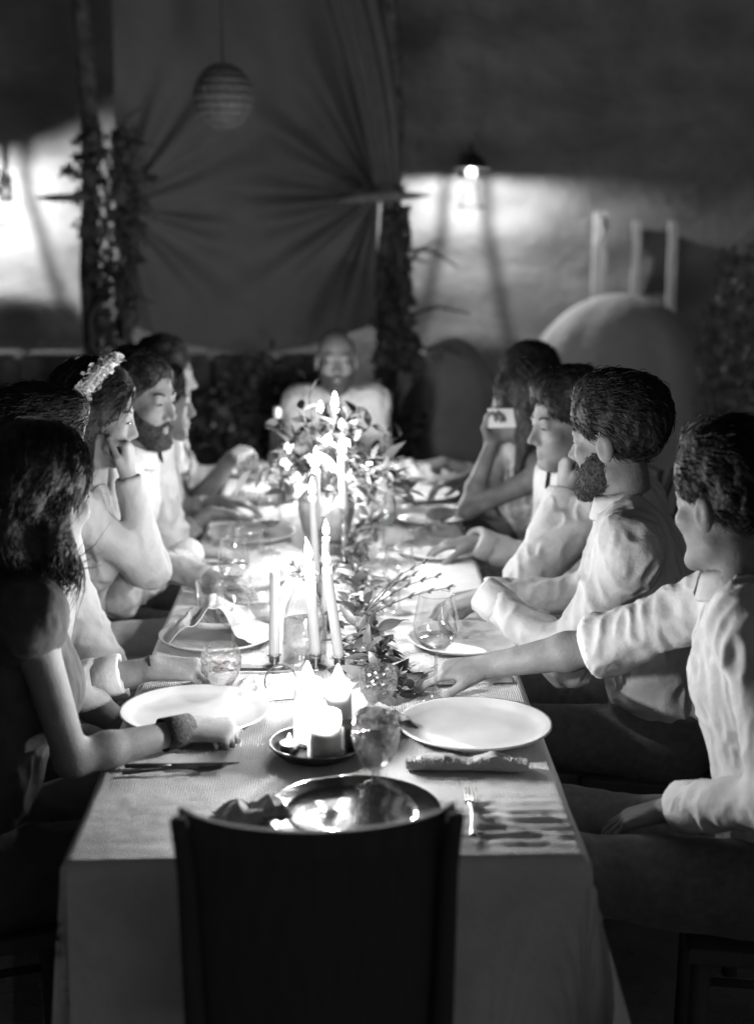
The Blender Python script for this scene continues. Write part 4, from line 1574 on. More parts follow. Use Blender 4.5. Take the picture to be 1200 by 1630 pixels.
def wine_glass(x, y, label, h=0.215, br=0.045, rr=0.035, bh=0.115, fill=None, lvl=0.75, fr=0.034):
    t = thing('wine_glass', label, 'wine glass', (x, y, TZ), random.uniform(0, 6), 'stemmed glasses on the table')
    prof, b0 = wineglass_mesh(h, br, rr, bh, fr)
    MB().lathe(prof[6:], 48).build('bowl', GLASS, t)
    MB().lathe(prof[:7], 32).build('stem', GLASS_W, t)
    mb = MB()
    mb.tube([(rr * math.cos(a), rr * math.sin(a), h) for a in np.linspace(0, 2 * PI, 49)], 0.0012, 6, cap=False)
    mb.build('rim', GLASS_W, t)
    if fill:
        MB().lathe(fill_prof(br, b0, bh, lvl), 40).build('wine' if fill is WINE else 'water', fill, t)
    return t


WHITE_WINE = glass('white wine', 0.88)
wine_glass(0.222, 2.942, 'tall clear wine glass with pale wine beside the white plate and herbs', 0.228, 0.048, 0.036, 0.118, WHITE_WINE, 0.7, 0.04)
wine_glass(-0.299, 5.012, 'wine glass with a little dark wine furthest along the bride\'s side', 0.183, 0.041, 0.034, 0.104, WINE, 0.55)
wine_glass(-0.193, 4.293, 'wine glass of dark red wine beside the brown vase', 0.176, 0.038, 0.031, 0.10, WINE, 0.62)
wine_glass(-0.259, 3.751, 'wide wine glass of pale wine in front of the bride', 0.165, 0.043, 0.033, 0.105, WHITE_WINE, 0.85)
wine_glass(-0.225, 3.86, 'wine glass with crossed shine just behind the bride\'s pale wine', 0.168, 0.042, 0.034, 0.10, None)
wine_glass(0.150, 4.32, 'wine glass standing behind the garland near the shining stoneware plate', 0.18, 0.042, 0.034, 0.10, WINE, 0.4)
wine_glass(0.205, 4.95, 'wine glass rising behind the tumblers before the phone', 0.18, 0.042, 0.034, 0.10, None)
wine_glass(0.17, 3.62, 'wine glass half hidden by sprigs at the outstretched arm', 0.17, 0.042, 0.034, 0.10, WHITE_WINE, 0.5)
wine_glass(-0.23, 3.30, 'low wine glass between the tented napkin and glass jug', 0.15, 0.04, 0.034, 0.09, None)
# coupe
t = thing('coupe_glass', 'shallow stemmed coupe of pale drink near the bouquet', 'coupe glass', (-0.172, 4.72, TZ))
MB().lathe([(0.032, 0), (0.032, 0.0015), (0.012, 0.004), (0.0035, 0.014), (0.0032, 0.095), (0.008, 0.1), (0.025, 0.108), (0.040, 0.122), (0.047, 0.138)], 40).build('bowl', GLASS, t)
MB().lathe([(0, 0.103), (0.024, 0.110), (0.039, 0.124), (0.044, 0.134), (0, 0.134)], 40).build('drink', mat('pale foam', 0.75, 0.5, sss=0.3, sssr=0.01), t)


def goblet(x, y, label, h, rw, stem, lvl=0.55):
    t = thing('hammered_goblet', label, 'water glass', (x, y, TZ), random.uniform(0, 6), 'hammered water glasses')
    b0 = stem
    prof = [(0.032, 0.0), (0.033, 0.003), (0.02, 0.006), (0.008, 0.012), (0.007, b0 - 0.004), (0.012, b0)] if stem > 0.012 else [(0.0, 0.0), (0.022, 0.0), (0.024, 0.004)]
    n0 = len(prof)
    for k in range(1, 15):
        t_ = k / 14
        rr = rw * (math.sin(PI * (0.08 + 0.66 * t_)) ** 0.7)
        prof.append((rr, b0 + (h - b0) * t_))
    wob = lambda a, z: 0.014 * math.sin(a * 9 + z * 260) + 0.012 * math.sin(a * 13 - z * 330) if z > b0 else 0
    MB().lathe(prof[max(n0 - 1, 0):], 64, (0, 0, 0), wob).build('bowl', HAMMER, t)
    if n0 > 3:
        MB().lathe(prof[:n0], 40).build('stem', GLASS_W, t)
    else:
        MB().lathe([(0, 0.0), (0.022, 0.0), (0.024, 0.004), (0, 0.005)], 32).build('base', GLASS_W, t)
    fp = [(0, b0 + 0.003)]
    for k in range(1, 8):
        t_ = k / 7 * lvl
        fp.append((rw * (math.sin(PI * (0.08 + 0.66 * t_)) ** 0.7) * 0.955, b0 + (h - b0) * t_ + 0.002))
    fp.append((0, fp[-1][1]))
    MB().lathe(fp, 40).build('water', WATER, t)
    return t


goblet(0.085, 2.475, 'hammered goblet of water in front of the pewter plate\'s rear rim', 0.137, 0.043, 0.03, 0.65)
goblet(0.100, 2.895, 'hammered tumbler behind the tray at the end of the herbs', 0.088, 0.040, 0.004, 0.5)
goblet(-0.233, 3.005, 'hammered glass beside the hand with thin bracelet', 0.103, 0.043, 0.006, 0.5)
goblet(0.135, 4.87, 'hammered tumbler in the far cluster near the stoneware plate', 0.10, 0.042, 0.004, 0.5)
goblet(0.185, 4.78, 'hammered tumbler in the far cluster, on its table-edge side', 0.10, 0.042, 0.004, 0.5)
goblet(-0.17, 3.55, 'hammered tumbler behind the tented napkin', 0.09, 0.042, 0.004, 0.4)
goblet(0.14, 3.85, 'hammered tumbler among the sprigs at the garland bend', 0.085, 0.04, 0.004, 0.4)
goblet(-0.2, 5.42, 'hammered tumbler by the wine bottle foot', 0.085, 0.04, 0.004, 0.4)


VOTIVES = []


def tumbler(x, y, label, h=0.09, r=0.036, lvl=0.5):
    t = thing('tumbler', label, 'tumbler', (x, y, TZ), 0, 'plain tumblers')
    MB().lathe([(0, 0.0), (r * 0.85, 0.0), (r * 0.88, 0.004), (r, h), (r * 0.96, h), (r * 0.85, 0.008), (0, 0.008)], 40).build('glass_body', GLASS, t)
    MB().lathe([(0, 0.009), (r * 0.84, 0.009), (r * (0.85 + 0.1 * lvl), h * lvl), (0, h * lvl)], 36).build('water', WATER, t)


tumbler(-0.33, 4.26, 'plain low tumbler at the plate with the bread piece')
tumbler(0.11, 5.3, 'plain tumbler beyond the far hammered ones')
tumbler(-0.31, 3.60, 'plain tumbler by the bride\'s elbow')
for x, y, lb in ((-0.10, 5.45, 'small votive flame in a glass beside the wine bottle'), (0.13, 5.62, 'small votive flame in a glass before the bald man'), (0.02, 5.75, 'small votive flame in a glass at the far table edge')):
    t = thing('glass_votive', lb, 'votive', (x, y, TZ), 0, 'glass votives at the far end')
    MB().lathe([(0, 0.0), (0.026, 0.0), (0.028, 0.004), (0.030, 0.055), (0.028, 0.055), (0.026, 0.008), (0, 0.008)], 32).build('glass_body', GLASS, t)
    MB().lathe([(0, 0.009), (0.024, 0.009), (0.025, 0.026), (0, 0.025)], 28).build('wax', WAX, t)
    VOTIVES.append(t)
# glass jug
t = thing('glass_jug', 'clear glass water jug behind the three tall tapers', 'jug', (-0.060, 3.215, TZ))
MB().lathe([(0, 0.002), (0.046, 0.002), (0.050, 0.006), (0.052, 0.05), (0.05, 0.10), (0.040, 0.135), (0.026, 0.165), (0.023, 0.18), (0.027, 0.198), (0.031, 0.205)], 56).build('body', GLASS, t)
MB().lathe([(0, 0.005), (0.0475, 0.006), (0.0495, 0.05), (0.0478, 0.098), (0, 0.098)], 48).build('water', glass('jug water', 0.84), t)
MB().tube([(0.031 * math.cos(a), 0.031 * math.sin(a), 0.205) for a in np.linspace(0, 2 * PI, 41)], 0.0016, 6, cap=False).build('rim', GLASS_W, t)
# bottle
t = thing('wine_bottle', 'dark wine bottle with pale foil neck before the hedge', 'bottle', (-0.226, 5.66, TZ))
MB().lathe([(0, 0), (0.035, 0), (0.0375, 0.006), (0.0375, 0.165), (0.033, 0.188), (0.0165, 0.212), (0.0145, 0.225), (0.014, 0.25)], 40).build('body', BOTTLE, t)
MB().lathe([(0.0152, 0.212), (0.0150, 0.25), (0.0158, 0.252), (0.0158, 0.262), (0.0, 0.263)], 32).build('foil', FOIL, t)

for t in VOTIVES:
    flame(t, (0, 0, 0.030), 0.036, 0.0085, 0, 1.2)

# --- cutlery
def fork_mesh(L=0.19, m=STEEL):
    mb = MB()
    pts = []
    n = 14
    for k in range(n + 1):
        t_ = k / n
        yy = t_ * (L - 0.052)
        ww = 0.0065 - 0.004 * math.sin(min(t_ * 1.3, 1) * PI / 2) + (0.008 * max(0, (t_ - 0.88) / 0.12))
        zz = 0.004 + 0.007 * math.sin(t_ * PI) * t_
        pts.append((ww, yy, zz))
    for (ww, yy, zz) in pts:
        mb.v += [(-ww, yy, zz), (ww, yy, zz), (ww * 0.8, yy, zz + 0.0025), (-ww * 0.8, yy, zz + 0.0025)]
    for k in range(n):
        a = k * 4
        for i in range(4):
            j = (i + 1) % 4
            mb.f.append((a + i, a + j, a + 4 + j, a + 4 + i))
    mb.f.append((3, 2, 1, 0))
    for i in range(4):
        xx = -0.0093 + i * 0.0062
        y0_ = L - 0.053
        mb.tube([(xx * 0.9, y0_, 0.0055), (xx, y0_ + 0.02, 0.005), (xx, y0_ + 0.04, 0.008), (xx * 0.97, y0_ + 0.053, 0.013)], [0.0024, 0.0018, 0.0015, 0.0006], 6)
    return mb.mesh('fork', m)


def knife(x, y, rz, label, hm=DARK_STEEL, bm=STEEL, L=0.21):
    t = thing('table_knife', label, 'knife', (x, y, TZ + 0.001), rz, 'knives on the table')
    mb = MB()
    mb.tube([(0, 0, 0.005), (0, 0.04, 0.005), (0, 0.085, 0.005)], [0.0075, 0.0085, 0.006], 10, squash=0.55)
    mb.build('handle', hm, t)
    mb = MB()
    for k in range(9):
        s_ = k / 8
        yy = 0.083 + s_ * (L - 0.083)
        wd = 0.0095 * (1 - 0.9 * s_ ** 5)
        mb.v += [(-0.006, yy, 0.0052), (-0.006 + wd * 1.7, yy, 0.005), (-0.006, yy, 0.0068)]
    for k in range(8):
        a = k * 3
        mb.f += [(a, a + 3, a + 4, a + 1), (a + 1, a + 4, a + 5, a + 2), (a + 2, a + 5, a + 3, a)]
    mb.build('blade', bm, t, False)


FK = fork_mesh()
FKD = fork_mesh(0.19, DARK_STEEL)


def fork(x, y, rz, label, me=None):
    tag(obj('fork', me or FK, None, (x, y, TZ + 0.001), (0, 0, rz)), label, 'fork', 'forks on the table')


fork(0.240, 2.235, -0.06, 'steel fork lying beside the pewter plate on creased linen')
knife(-0.375, 2.560, -PI / 2 + 0.02, 'dark handled knife lying across below the black lace cuff')
fork(-0.375, 2.525, -PI / 2 + 0.12, 'dark fork next to the knife below the lace cuff', FKD)
knife(0.20, 3.10, -PI / 2 + 0.1, 'knife under the edge of the flat napkin by the tall wine glass')
knife(-0.30, 3.14, -PI / 2 - 0.05, 'knife lying before the tented napkin plate')
knife(0.25, 4.98, -PI / 2, 'knife between the two far stoneware and white plates')
fork(0.24, 4.56, -PI / 2 + 0.1, 'fork lying beyond the shining stoneware plate')
fork(-0.36, 3.68, -PI / 2, 'fork near the plain tumbler at the bride\'s plate')


# --- napkins
def napkin_roll(x, y, L, wid, h, rz, m, label, seed):
    nu, nv = 60, 40
    v = []
    for i in range(nu):
        s_ = i / (nu - 1)
        endt = min(1, min(s_, 1 - s_) * 14)
        for j in range(nv):
            a = 2 * PI * j / nv
            ca, sa = math.cos(a), math.sin(a)
            rx = wid / 2 * (abs(ca) ** 0.7) * (1 if ca > 0 else -1) * (0.85 + 0.15 * endt)
            rz_ = h / 2 * (abs(sa) ** 0.6) * (1 if sa > 0 else -1) * (0.6 + 0.4 * endt)
            v.append((L * (s_ - 0.5), rx, rz_ + h / 2))
    v = np.array(v)
    nz = vnoise(v * V(28, 60, 60), seed) * 0.003 + vnoise(v * V(70, 140, 140), seed + 1) * 0.0018
    lx = np.stack([v[:, 0], np.zeros(len(v)), np.zeros(len(v))], 1)
    v[:, 2] *= 1 + 0.30 * vnoise(lx * 22, seed + 5) + 0.12 * vnoise(lx * 60, seed + 6)
    v[:, 2] += (nz * 1.6 + 0.004 * vnoise(v * V(40, 18, 10), seed + 7)) * (v[:, 2] > 0.004)
    v[:, 1] += vnoise(v * V(30, 40, 40), seed + 2) * 0.005 + 0.006 * vnoise(lx * 12, seed + 8)
    v[:, 2] = np.maximum(v[:, 2], 0.0)
    f = []
    for i in range(nu - 1):
        for j in range(nv):
            q = (j + 1) % nv
            f.append((i * nv + j, i * nv + q, (i + 1) * nv + q, (i + 1) * nv + j))
    f.append(tuple(reversed(range(nv))))
    f.append(tuple((nu - 1) * nv + j for j in range(nv)))
    o = obj('napkin', mesh_from('napkin', v, f, m), None, (x, y, TZ + 0.001), (0, 0, rz))
    tag(o, label, 'napkin', 'linen napkins')
    mb = MB()
    rg = np.random.default_rng(seed)
    for k in range(110):
        q = rg.uniform(-L / 2, L / 2)
        zt = h * rg.uniform(0.75, 1.1)
        mb.tube([(q, -wid * 0.40, zt), (q + rg.normal(0, .002), -wid * 0.52, zt + rg.uniform(0, .003)), (q + rg.normal(0, .004), -wid * 0.58, zt - rg.uniform(.002, .010))], [0.0009, 0.0008, 0.0004], 4)
    mb.build('fringe', m, o)
    return o


def napkin_heap(x, y, z, sx_, sy_, h, m, label, seed, tent=False, rz=0.0):
    nu = 56
    a = np.linspace(-1, 1, nu)
    A, Bq = np.meshgrid(a, a, indexing='ij')
    p = np.stack([A.ravel(), Bq.ravel(), np.zeros(A.size)], 1)
    if tent:
        H_ = np.clip(1 - np.abs(p[:, 0]) * 1.05, 0, 1) * np.clip(1.1 - 0.5 * (p[:, 1] + 1) * 0.5, 0, 1) * np.clip((1 - p[:, 1]) * 3, 0, 1) ** 0.6
    else:
        H_ = np.clip(1 - p[:, 0] ** 4, 0, 1) * np.clip(1 - p[:, 1] ** 4, 0, 1)
        H_ = H_ * (0.65 + 0.35 * vnoise(p * 2.2, seed))
    H_ = H_ * h + h * 0.22 * (1 - 2 * np.abs(vnoise(p * V(3.4, 2.2, 1), seed + 1))) * np.clip(H_ * 3, 0, 1) + 0.0015 * vnoise(p * 12, seed + 2)
    wx = 1 + 0.08 * vnoise(p * 1.7, seed + 3)
    v = np.stack([p[:, 0] * sx_ / 2 * wx, p[:, 1] * sy_ / 2 * (1 + 0.08 * vnoise(p * 1.7, seed + 4)), np.maximum(H_, 0.0015) + 0.002], 1)
    o = obj('napkin', mesh_from('napkin', v, grid_faces(nu, nu), m), None, (x, y, z), (0, 0, rz))
    tag(o, label, 'napkin', 'linen napkins')
    md = o.modifiers.new('Solidify', 'SOLIDIFY')
    md.thickness = 0.0025
    return o


napkin_roll(0.255, 2.545, 0.225, 0.038, 0.026, -0.03, NAPKIN_DARK, 'long folded napkin with fringed edge before the large white plate', 3)
napkin_heap(-0.115, 3.00, TZ, 0.20, 0.13, 0.035, NAPKIN, 'pale napkin pulled through the thin wire ring', 5, rz=0.2)
napkin_heap(-0.125, 2.335, TZ, 0.13, 0.085, 0.032, NAPKIN, 'crumpled napkin beside the pewter plate behind the chair', 8, rz=0.3)
napkin_heap(-0.285, 3.39, TZ + 0.012, 0.22, 0.19, 0.095, NAPKIN, 'pale napkin tented on its white plate', 12, tent=True)
napkin_heap(0.28, 3.10, TZ, 0.22, 0.14, 0.016, NAPKIN, 'flat pale napkin near the tall wine glass', 15, rz=0.1)
napkin_heap(0.33, 4.50, TZ, 0.17, 0.11, 0.05, NAPKIN_DARK, 'bunched napkin between the shining stoneware plate and white plate', 18)
napkin_heap(0.285, 5.57, TZ + 0.012, 0.21, 0.17, 0.05, NAPKIN, 'folded napkin on the plate nearest the bald man', 20)
napkin_heap(-0.27, 5.14, TZ + 0.010, 0.19, 0.14, 0.04, NAPKIN, 'napkin heaped on the stoneware plate behind dark wine', 23)
napkin_heap(0.1, 2.78, TZ, 0.13, 0.11, 0.045, NAPKIN, 'crisp napkin corner standing behind the hammered goblet', 26, tent=True, rz=0.4)
mb = MB()
mb.tube([(0.034 * math.cos(a), 0.006 * math.sin(a), 0.034 + 0.034 * math.sin(a)) for a in np.linspace(0, 2 * PI, 41)], 0.0016, 6, cap=False)
tag(mb.build('napkin_ring', IRON, None, True, (-0.105, 2.965, TZ), (0, 0, 0.25)), 'thin dark wire ring standing around the pale napkin', 'napkin ring')
# bread pieces
for x, y, s_, lb in ((-0.262, 4.507, 0.05, 'small bread piece on the plate before the lace dress'), (0.345, 4.72, 0.07, 'long bread roll on the plate before the phone')):
    n = 20
    mb = MB()
    mb.lathe([(s_ * 0.62 * math.sin(PI * k / 12) ** 0.8, s_ * 0.35 - s_ * 0.35 * math.cos(PI * k / 12)) for k in range(13)], 24, (0, 0, 0), lambda a, z: 0.12 * math.sin(2 * a + 1) + 0.05 * math.sin(5 * a + z * 90))
    tag(mb.build('bread_roll', BREAD, None, True, (x, y, TZ + 0.006)), lb, 'bread', 'bread on the plates')

# --- vase and bouquet
t = thing('vase', 'squat brown ceramic vase under the large bouquet', 'vase', (-0.022, 4.30, TZ))
MB().lathe([(0, 0), (0.045, 0), (0.05, 0.005), (0.072, 0.07), (0.086, 0.135), (0.084, 0.165), (0.066, 0.188), (0.058, 0.195), (0.055, 0.190), (0.06, 0.17), (0, 0.168)], 48).build('body', VASE, t)
bq = thing('bouquet', 'large loose bouquet of pale leaves and white blooms in the brown vase', 'bouquet', (-0.0, 4.30, TZ + 0.15))
rg = np.random.default_rng(77)
stems = MB()
tips = []
for k in range(72):
    a = rg.uniform(0, 2 * PI)
    el = rg.uniform(0.05, 1.35)
    L = rg.uniform(0.16, 0.29)
    d = V(math.cos(a) * math.cos(el) * 1.0, math.sin(a) * math.cos(el) * 0.8, math.sin(el) * 1.1)
    p0 = V(-0.02, 0, 0.02)
    p1 = p0 + d * L * 0.5 + V(0, 0, 0.03)
    p2 = p0 + d * L + V(0.02, 0, 0.02 - 0.05 * math.cos(el))
    stems.tube(catmull([p0, p1, p2], 4), 0.0016, 5)
    tips.append((p1, p2, d))
stems.build('stem', STEM, bq)
nl = 0
for (p1, p2, d) in tips:
    for q in range(4):
        if nl >= 288:
            break
        s_ = rg.uniform(0.2, 1.05)
        p = p1 + (p2 - p1) * s_
        dd = nrm(d * 0.6 + rg.normal(0, 0.7, 3))
        place_leaf('light' if rg.uniform() < 0.66 else 'mid', 'leaf', bq, p, dd, rg.uniform(-1.2, 1.2), rg.uniform(0.75, 1.35))
        nl += 1
for k, (fx, fy, fz) in enumerate(((-0.13, -0.06, 0.17), (-0.135, -0.08, 0.125), (-0.10, -0.10, 0.08), (-0.06, -0.11, 0.14), (-0.02, -0.12, 0.20), (0.03, -0.11, 0.16), (0.09, -0.10, 0.12), (-0.07, -0.09, 0.22), (0.05, -0.12, 0.08), (0.12, -0.06, 0.2))[:5]):
    fl = obj('flower', MB().lathe([(0, -0.008), (0.006, -0.006), (0.007, 0.004), (0, 0.008)], 10).mesh('flower', PETAL), bq, (fx, fy, fz))
    for q in range(6):
        a = q * PI / 3 + k
        place_leaf('petal', 'petal', fl, (0, 0, 0), (math.cos(a), math.sin(a) - 0.5, 0.6 + 0.3 * math.sin(q)), rg.uniform(-.4, .4), rg.uniform(0.55, 0.85))

# --- garland of herbs along the table
gl = thing('herb_garland', 'garland of dark herbs and twigs lying along the table past the tapers', 'garland', (0.08, 3.4, TZ))
path = catmull([(0.05, 1.35, 0.02), (-0.02, 0.95, 0.03), (-0.02, 0.55, 0.035), (-0.01, 0.2, 0.04), (0.0, -0.1, 0.04), (0.03, -0.3, 0.03), (0.055, -0.46, 0.012)], 10)
mb = MB()
for k in range(4):
    mb.tube([p + V(0.012 * math.cos(k * 1.6 + i * 0.5), 0, 0.008 * math.sin(k * 1.6 + i * 0.5)) for i, p in enumerate(path)], 0.0022, 5)
mb.build('stem', STEM, gl)
for k in range(295):
    i = int(rg.uniform(0, 1) ** 0.7 * (len(path) - 1))
    p = path[i] + rg.normal(0, 1, 3) * V(0.026, 0.02, 0.016)
    p[2] = max(p[2], 0.006)
    dd = nrm(V(rg.normal(0, 1), rg.normal(0, .8), rg.uniform(-0.1, 0.9)))
    kd = 'dark' if rg.uniform() < 0.62 else ('mid' if rg.uniform() < 0.7 else 'light')
    place_leaf(kd, 'leaf', gl, p, dd, rg.uniform(-1, 1), rg.uniform(0.7, 1.25))
# bud twigs reaching out of the garland
for k, (p0, p1) in enumerate((((0.0, 0.05, 0.05), (0.20, 0.22, 0.10)), ((0.0, 0.08, 0.05), (0.17, 0.30, 0.12)), ((-0.02, 0.0, 0.04), (0.23, 0.16, 0.085)), ((0.0, 0.0, 0.06), (0.13, 0.12, 0.13)), ((-0.10, -0.02, 0.06), (-0.18, 0.12, 0.16)))):
    mb = MB()
    p0, p1 = V(*p0), V(*p1)
    pts = catmull([p0, (p0 + p1) / 2 + V(0, 0, 0.015), p1], 5)
    mb.tube(pts, [0.0022 - 0.0012 * i / len(pts) for i in range(len(pts))], 5)
    for i in range(3, len(pts), 2):
        d = nrm(pts[i] - pts[i - 1])
        for sd in (-1, 1):
            e = pts[i] + d * 0.02 + V(0, 0, 0.007 * sd) + V(0.004 * sd, 0, 0)
            mb.tube([pts[i], pts[i] * 0.4 + e * 0.6, e], [0.001, 0.003, 0.0006], 5)
    mb.build('twig', LEAF_DARK if k % 2 else STEM, gl)
for k in range(9):
    place_leaf('petal', 'petal', gl, V(rg.uniform(0.0, 0.07), rg.uniform(0.15, 0.45), rg.uniform(0.03, 0.08)), (rg.normal(0, .4), rg.normal(0, .4) - .4, -0.6), rg.uniform(-.5, .5), rg.uniform(0.9, 1.4))

# ------------------------------------------------------------------ the guests
Zu = V(0, 0, 1)
DN = -Zu


def strip_on(p, name, pts, radii, m, n=8, squash=None, org=None):
    mb = MB()
    mb.tube(pts, radii, n, squash=squash)
    return obj(name, mesh_from(name, np.array(mb.v) - org, mb.f, m), p)


def band(p, name, c, d, r, wd, m, org, th=0.002):
    d = nrm(d)
    a = nrm(np.cross(d, V(0, 0, 1) if abs(d[2]) < 0.9 else V(1, 0, 0)))
    b = np.cross(d, a)
    mb = MB()
    n = 28
    for (q, z) in ((r[0], -wd / 2), (r[0] + th, -wd / 2), (r[1] + th, wd / 2), (r[1], wd / 2)):
        for k in range(n):
            t_ = 2 * PI * k / n
            qq = q * (1 + 0.02 * math.sin(5 * t_))
            mb.v.append(tuple(c + a * qq * math.cos(t_) + b * qq * math.sin(t_) + d * z))
    for i in range(4):
        j = (i + 1) % 4
        for k in range(n):
            mb.f.append((i * n + k, i * n + (k + 1) % n, j * n + (k + 1) % n, j * n + k))
    return obj(name, mesh_from(name, np.array(mb.v) - org, mb.f, m), p)


BLACK_DRESS = mat('black dress', 0.08, 0.85, spec=0.2, bumps=[(40, 0.3, 0.01)], var=(30, 0.8, 1.2))
# L1: nearest on the bride's side
p, I = person('woman with dark bob and black lace cuff resting her forearm by the large plate', (-0.70, 2.62, 0.53), (-0.535, 2.69, 1.235), (0.62, 0.78, -0.05), (0.95, 0.3),
              {-1: dict(hand=(-0.40, 3.02, 0.63), pole=DN, hd=(0.8, 0.3, 0), pn=DN, pose='relax'),
               1: dict(hand=(-0.272, 2.672, 0.785), pole=(-0.35, -0.4, -1), hd=(1, 0.05, -0.04), pn=(0.05, 0.35, -1), pose='fist')},
              clothes='dress', shirt=BLACK_DRESS, female=True, sleeve=0.0, hair='bob', hairm=HAIR_BROWN, hair_len=0.09, skin=SKIN_PALE, seed=3, neck_open=0.04)
e, wr, a = I['limb'][1]
band(p, 'lace_cuff', wr - nrm(wr - e) * 0.022, wr - e, (0.031, 0.0275), 0.06, BLACK_BAND, I['org'])
seat_at(-0.70, 2.62, (0.95, 0.3), 'chair under the woman with black lace cuff')
# L2
p, I = person('man in white rolled-cuff shirt with forearm on the cloth, between bob-haired woman and bride', (-0.76, 3.26, 0.53), (-0.645, 3.26, 1.225), (0.9, 0.35, -0.15), (1, 0.0),
              {1: dict(hand=(-0.385, 3.04, 0.79), pole=(-0.3, -0.2, -1), hd=(1, 0.05, -0.05), pn=(0.1, 0.3, -1), pose='loose', sleeve=0.86)},
              hair='full', seed=5, sleeve=0.95)
e, wr, a = I['limb'][1]
band(p, 'bracelet', wr + nrm(wr - e) * 0.0, wr - e, (0.0265, 0.0265), 0.006, LEATHER, I['org'])
seat_at(-0.74, 3.28, (1, 0), 'chair under the man in the rolled-cuff shirt beside the bride')
# L3: bride
p, I = person('bride in white with floral headband resting her chin on one hand', (-0.77, 3.80, 0.53), (-0.598, 3.72, 1.25), (0.95, 0.05, -0.20), (1, -0.1),
              {1: dict(hand=(-0.515, 3.665, 1.095), pole=(0.15, 0, -1), hd=(0.0, 0.12, 1), pn=(-1, 0.2, 0.1), pose='fist'),
               -1: dict(hand=(-0.33, 3.80, 0.80), pole=(0, 0.4, -1), hd=(1, -0.3, -0.1), pn=DN, pose='relax')},
              clothes='dress', shirt=WHITE_DRESS, female=True, sleeve=1.0, hair='long', hair_len=0.30, skin=SKIN_PALE, seed=7, neck_open=0.02)
H, org = I['H'], I['org']
rg = np.random.default_rng(4)
vs, fs = [], []
for k in range(900):
    t_ = rg.uniform(-1, 1)
    a = t_ * 1.75
    c = H(0.100 * math.sin(a), 0.012 - 0.055 * (1 - math.cos(a)) + rg.normal(0, 0.010), 0.040 + 0.104 * math.cos(a) + rg.uniform(0, 0.012))
    nd = nrm(c - H(0, -0.03, 0.03)) + rg.normal(0, 0.7, 3)
    a1 = nrm(np.cross(nd, rg.normal(0, 1, 3))) * 0.008
    b1 = nrm(np.cross(nd, a1)) * 0.007
    up_ = nrm(nd) * 0.008
    b = len(vs)
    vs += [c, c + a1 + up_, c + up_ * 1.6 + b1 * 0.2, c - a1 + up_]
    fs += [(b, b + 1, b + 2, b + 3)]
base = MB()
base.tube([H(0.096 * math.sin(a), 0.010 - 0.055 * (1 - math.cos(a)), 0.041 + 0.100 * math.cos(a)) for a in np.linspace(-1.75, 1.75, 40)], [0.010 + 0.012 * math.sin(PI * k / 39) for k in range(40)], 12)
nb_ = len(vs)
vs += [np.array(q) for q in base.v]
fs += [tuple(i + nb_ for i in q) for q in base.f]
hb = obj('headband', mesh_from('headband', np.array(vs) - org, fs, PETAL, False), p)
hb['kind'] = 'stuff'
seat_at(-0.74, 3.80, (1, -0.1), 'chair under the bride')
# L4: groom
p, I = person('dark-haired bearded man beside the bride looking across the table', (-0.78, 4.36, 0.53), (-0.548, 4.20, 1.232), (0.86, -0.46, -0.12), (1, -0.2),
              {1: dict(hand=(-0.40, 4.10, 0.80), pole=(0, -0.3, -1), hd=(1, 0.2, -0.1), pn=DN, pose='relax')},
              hair='short', beard=BEARD, seed=9, shirt=WHITE_SHIRT)
seat_at(-0.76, 4.36, (1, -0.2), 'chair under the bearded man beside the bride')
# L5: woman in lace
LACE = linen('white lace', 0.42, 300, 1.0)
p, I = person('woman with long straight dark hair in a white lace dress facing across', (-0.75, 4.80, 0.53), (-0.560, 4.74, 1.150), (0.98, 0.1, -0.05), (1, -0.05),
              {1: dict(hand=(-0.40, 4.66, 0.80), pole=(0, -0.3, -1), hd=(1, 0.2, -0.1), pn=DN, pose='relax'),
               -1: dict(hand=(-0.38, 4.86, 0.80), pole=(0, 0.3, -1), hd=(1, -0.2, -0.1), pn=DN, pose='relax')},
              clothes='lace', shirt=LACE, female=True, sleeve=0.85, hair='long', hair_len=0.30, skin=SKIN_PALE, seed=11, neck_open=0.03)
seat_at(-0.72, 4.80, (1, -0.05), 'chair under the woman in white lace')
# L6: man with braces
p, I = person('man in white shirt with dark braces leaning in beyond the lace dress', (-0.72, 5.42, 0.53), (-0.625, 5.42, 1.165), (0.9, 0.3, -0.1), (1, 0.1),
              {1: dict(hand=(-0.36, 5.12, 0.90), pole=(0.5, -0.3, -1), hd=(0.4, 0.8, 0.2), pn=(0, 0.2, -1), pose='loose', sleeve=0.6),
               -1: dict(hand=(-0.34, 5.6, 0.80), pole=(0, 0.3, -1), hd=(1, -0.2, -0.1), pn=DN, pose='relax')},
              hair='short', seed=13, sleeve=0.9, build=1.08)
at, org = I['at'], I['org']
for sd in (1, -1):
    strip_on(p, 'brace', [at(0.2, 0.085 * sd, 0.125), at(0.45, 0.082 * sd, 0.132), at(0.7, 0.078 * sd, 0.138), at(0.86, 0.078 * sd, 0.108), at(0.965, 0.082 * sd, 0.045), at(0.985, 0.082 * sd, -0.01)], 0.013, LEATHER, 8, 0.3, org)
seat_at(-0.72, 5.42, (1, 0.1), 'chair under the man with dark braces')
SKIN_TAN = mat('skin tan', 0.16, 0.5, spec=0.4, bumps=[(180, 0.12, 0.003)], var=(30, 0.85, 1.1), sss=0.12, sssr=0.006)
BRIGHT_SHIRT = linen('bright white cotton', 0.60, 900, 0.1, crease=[(26, 0.4, 0.012), (70, 0.3, 0.004)])
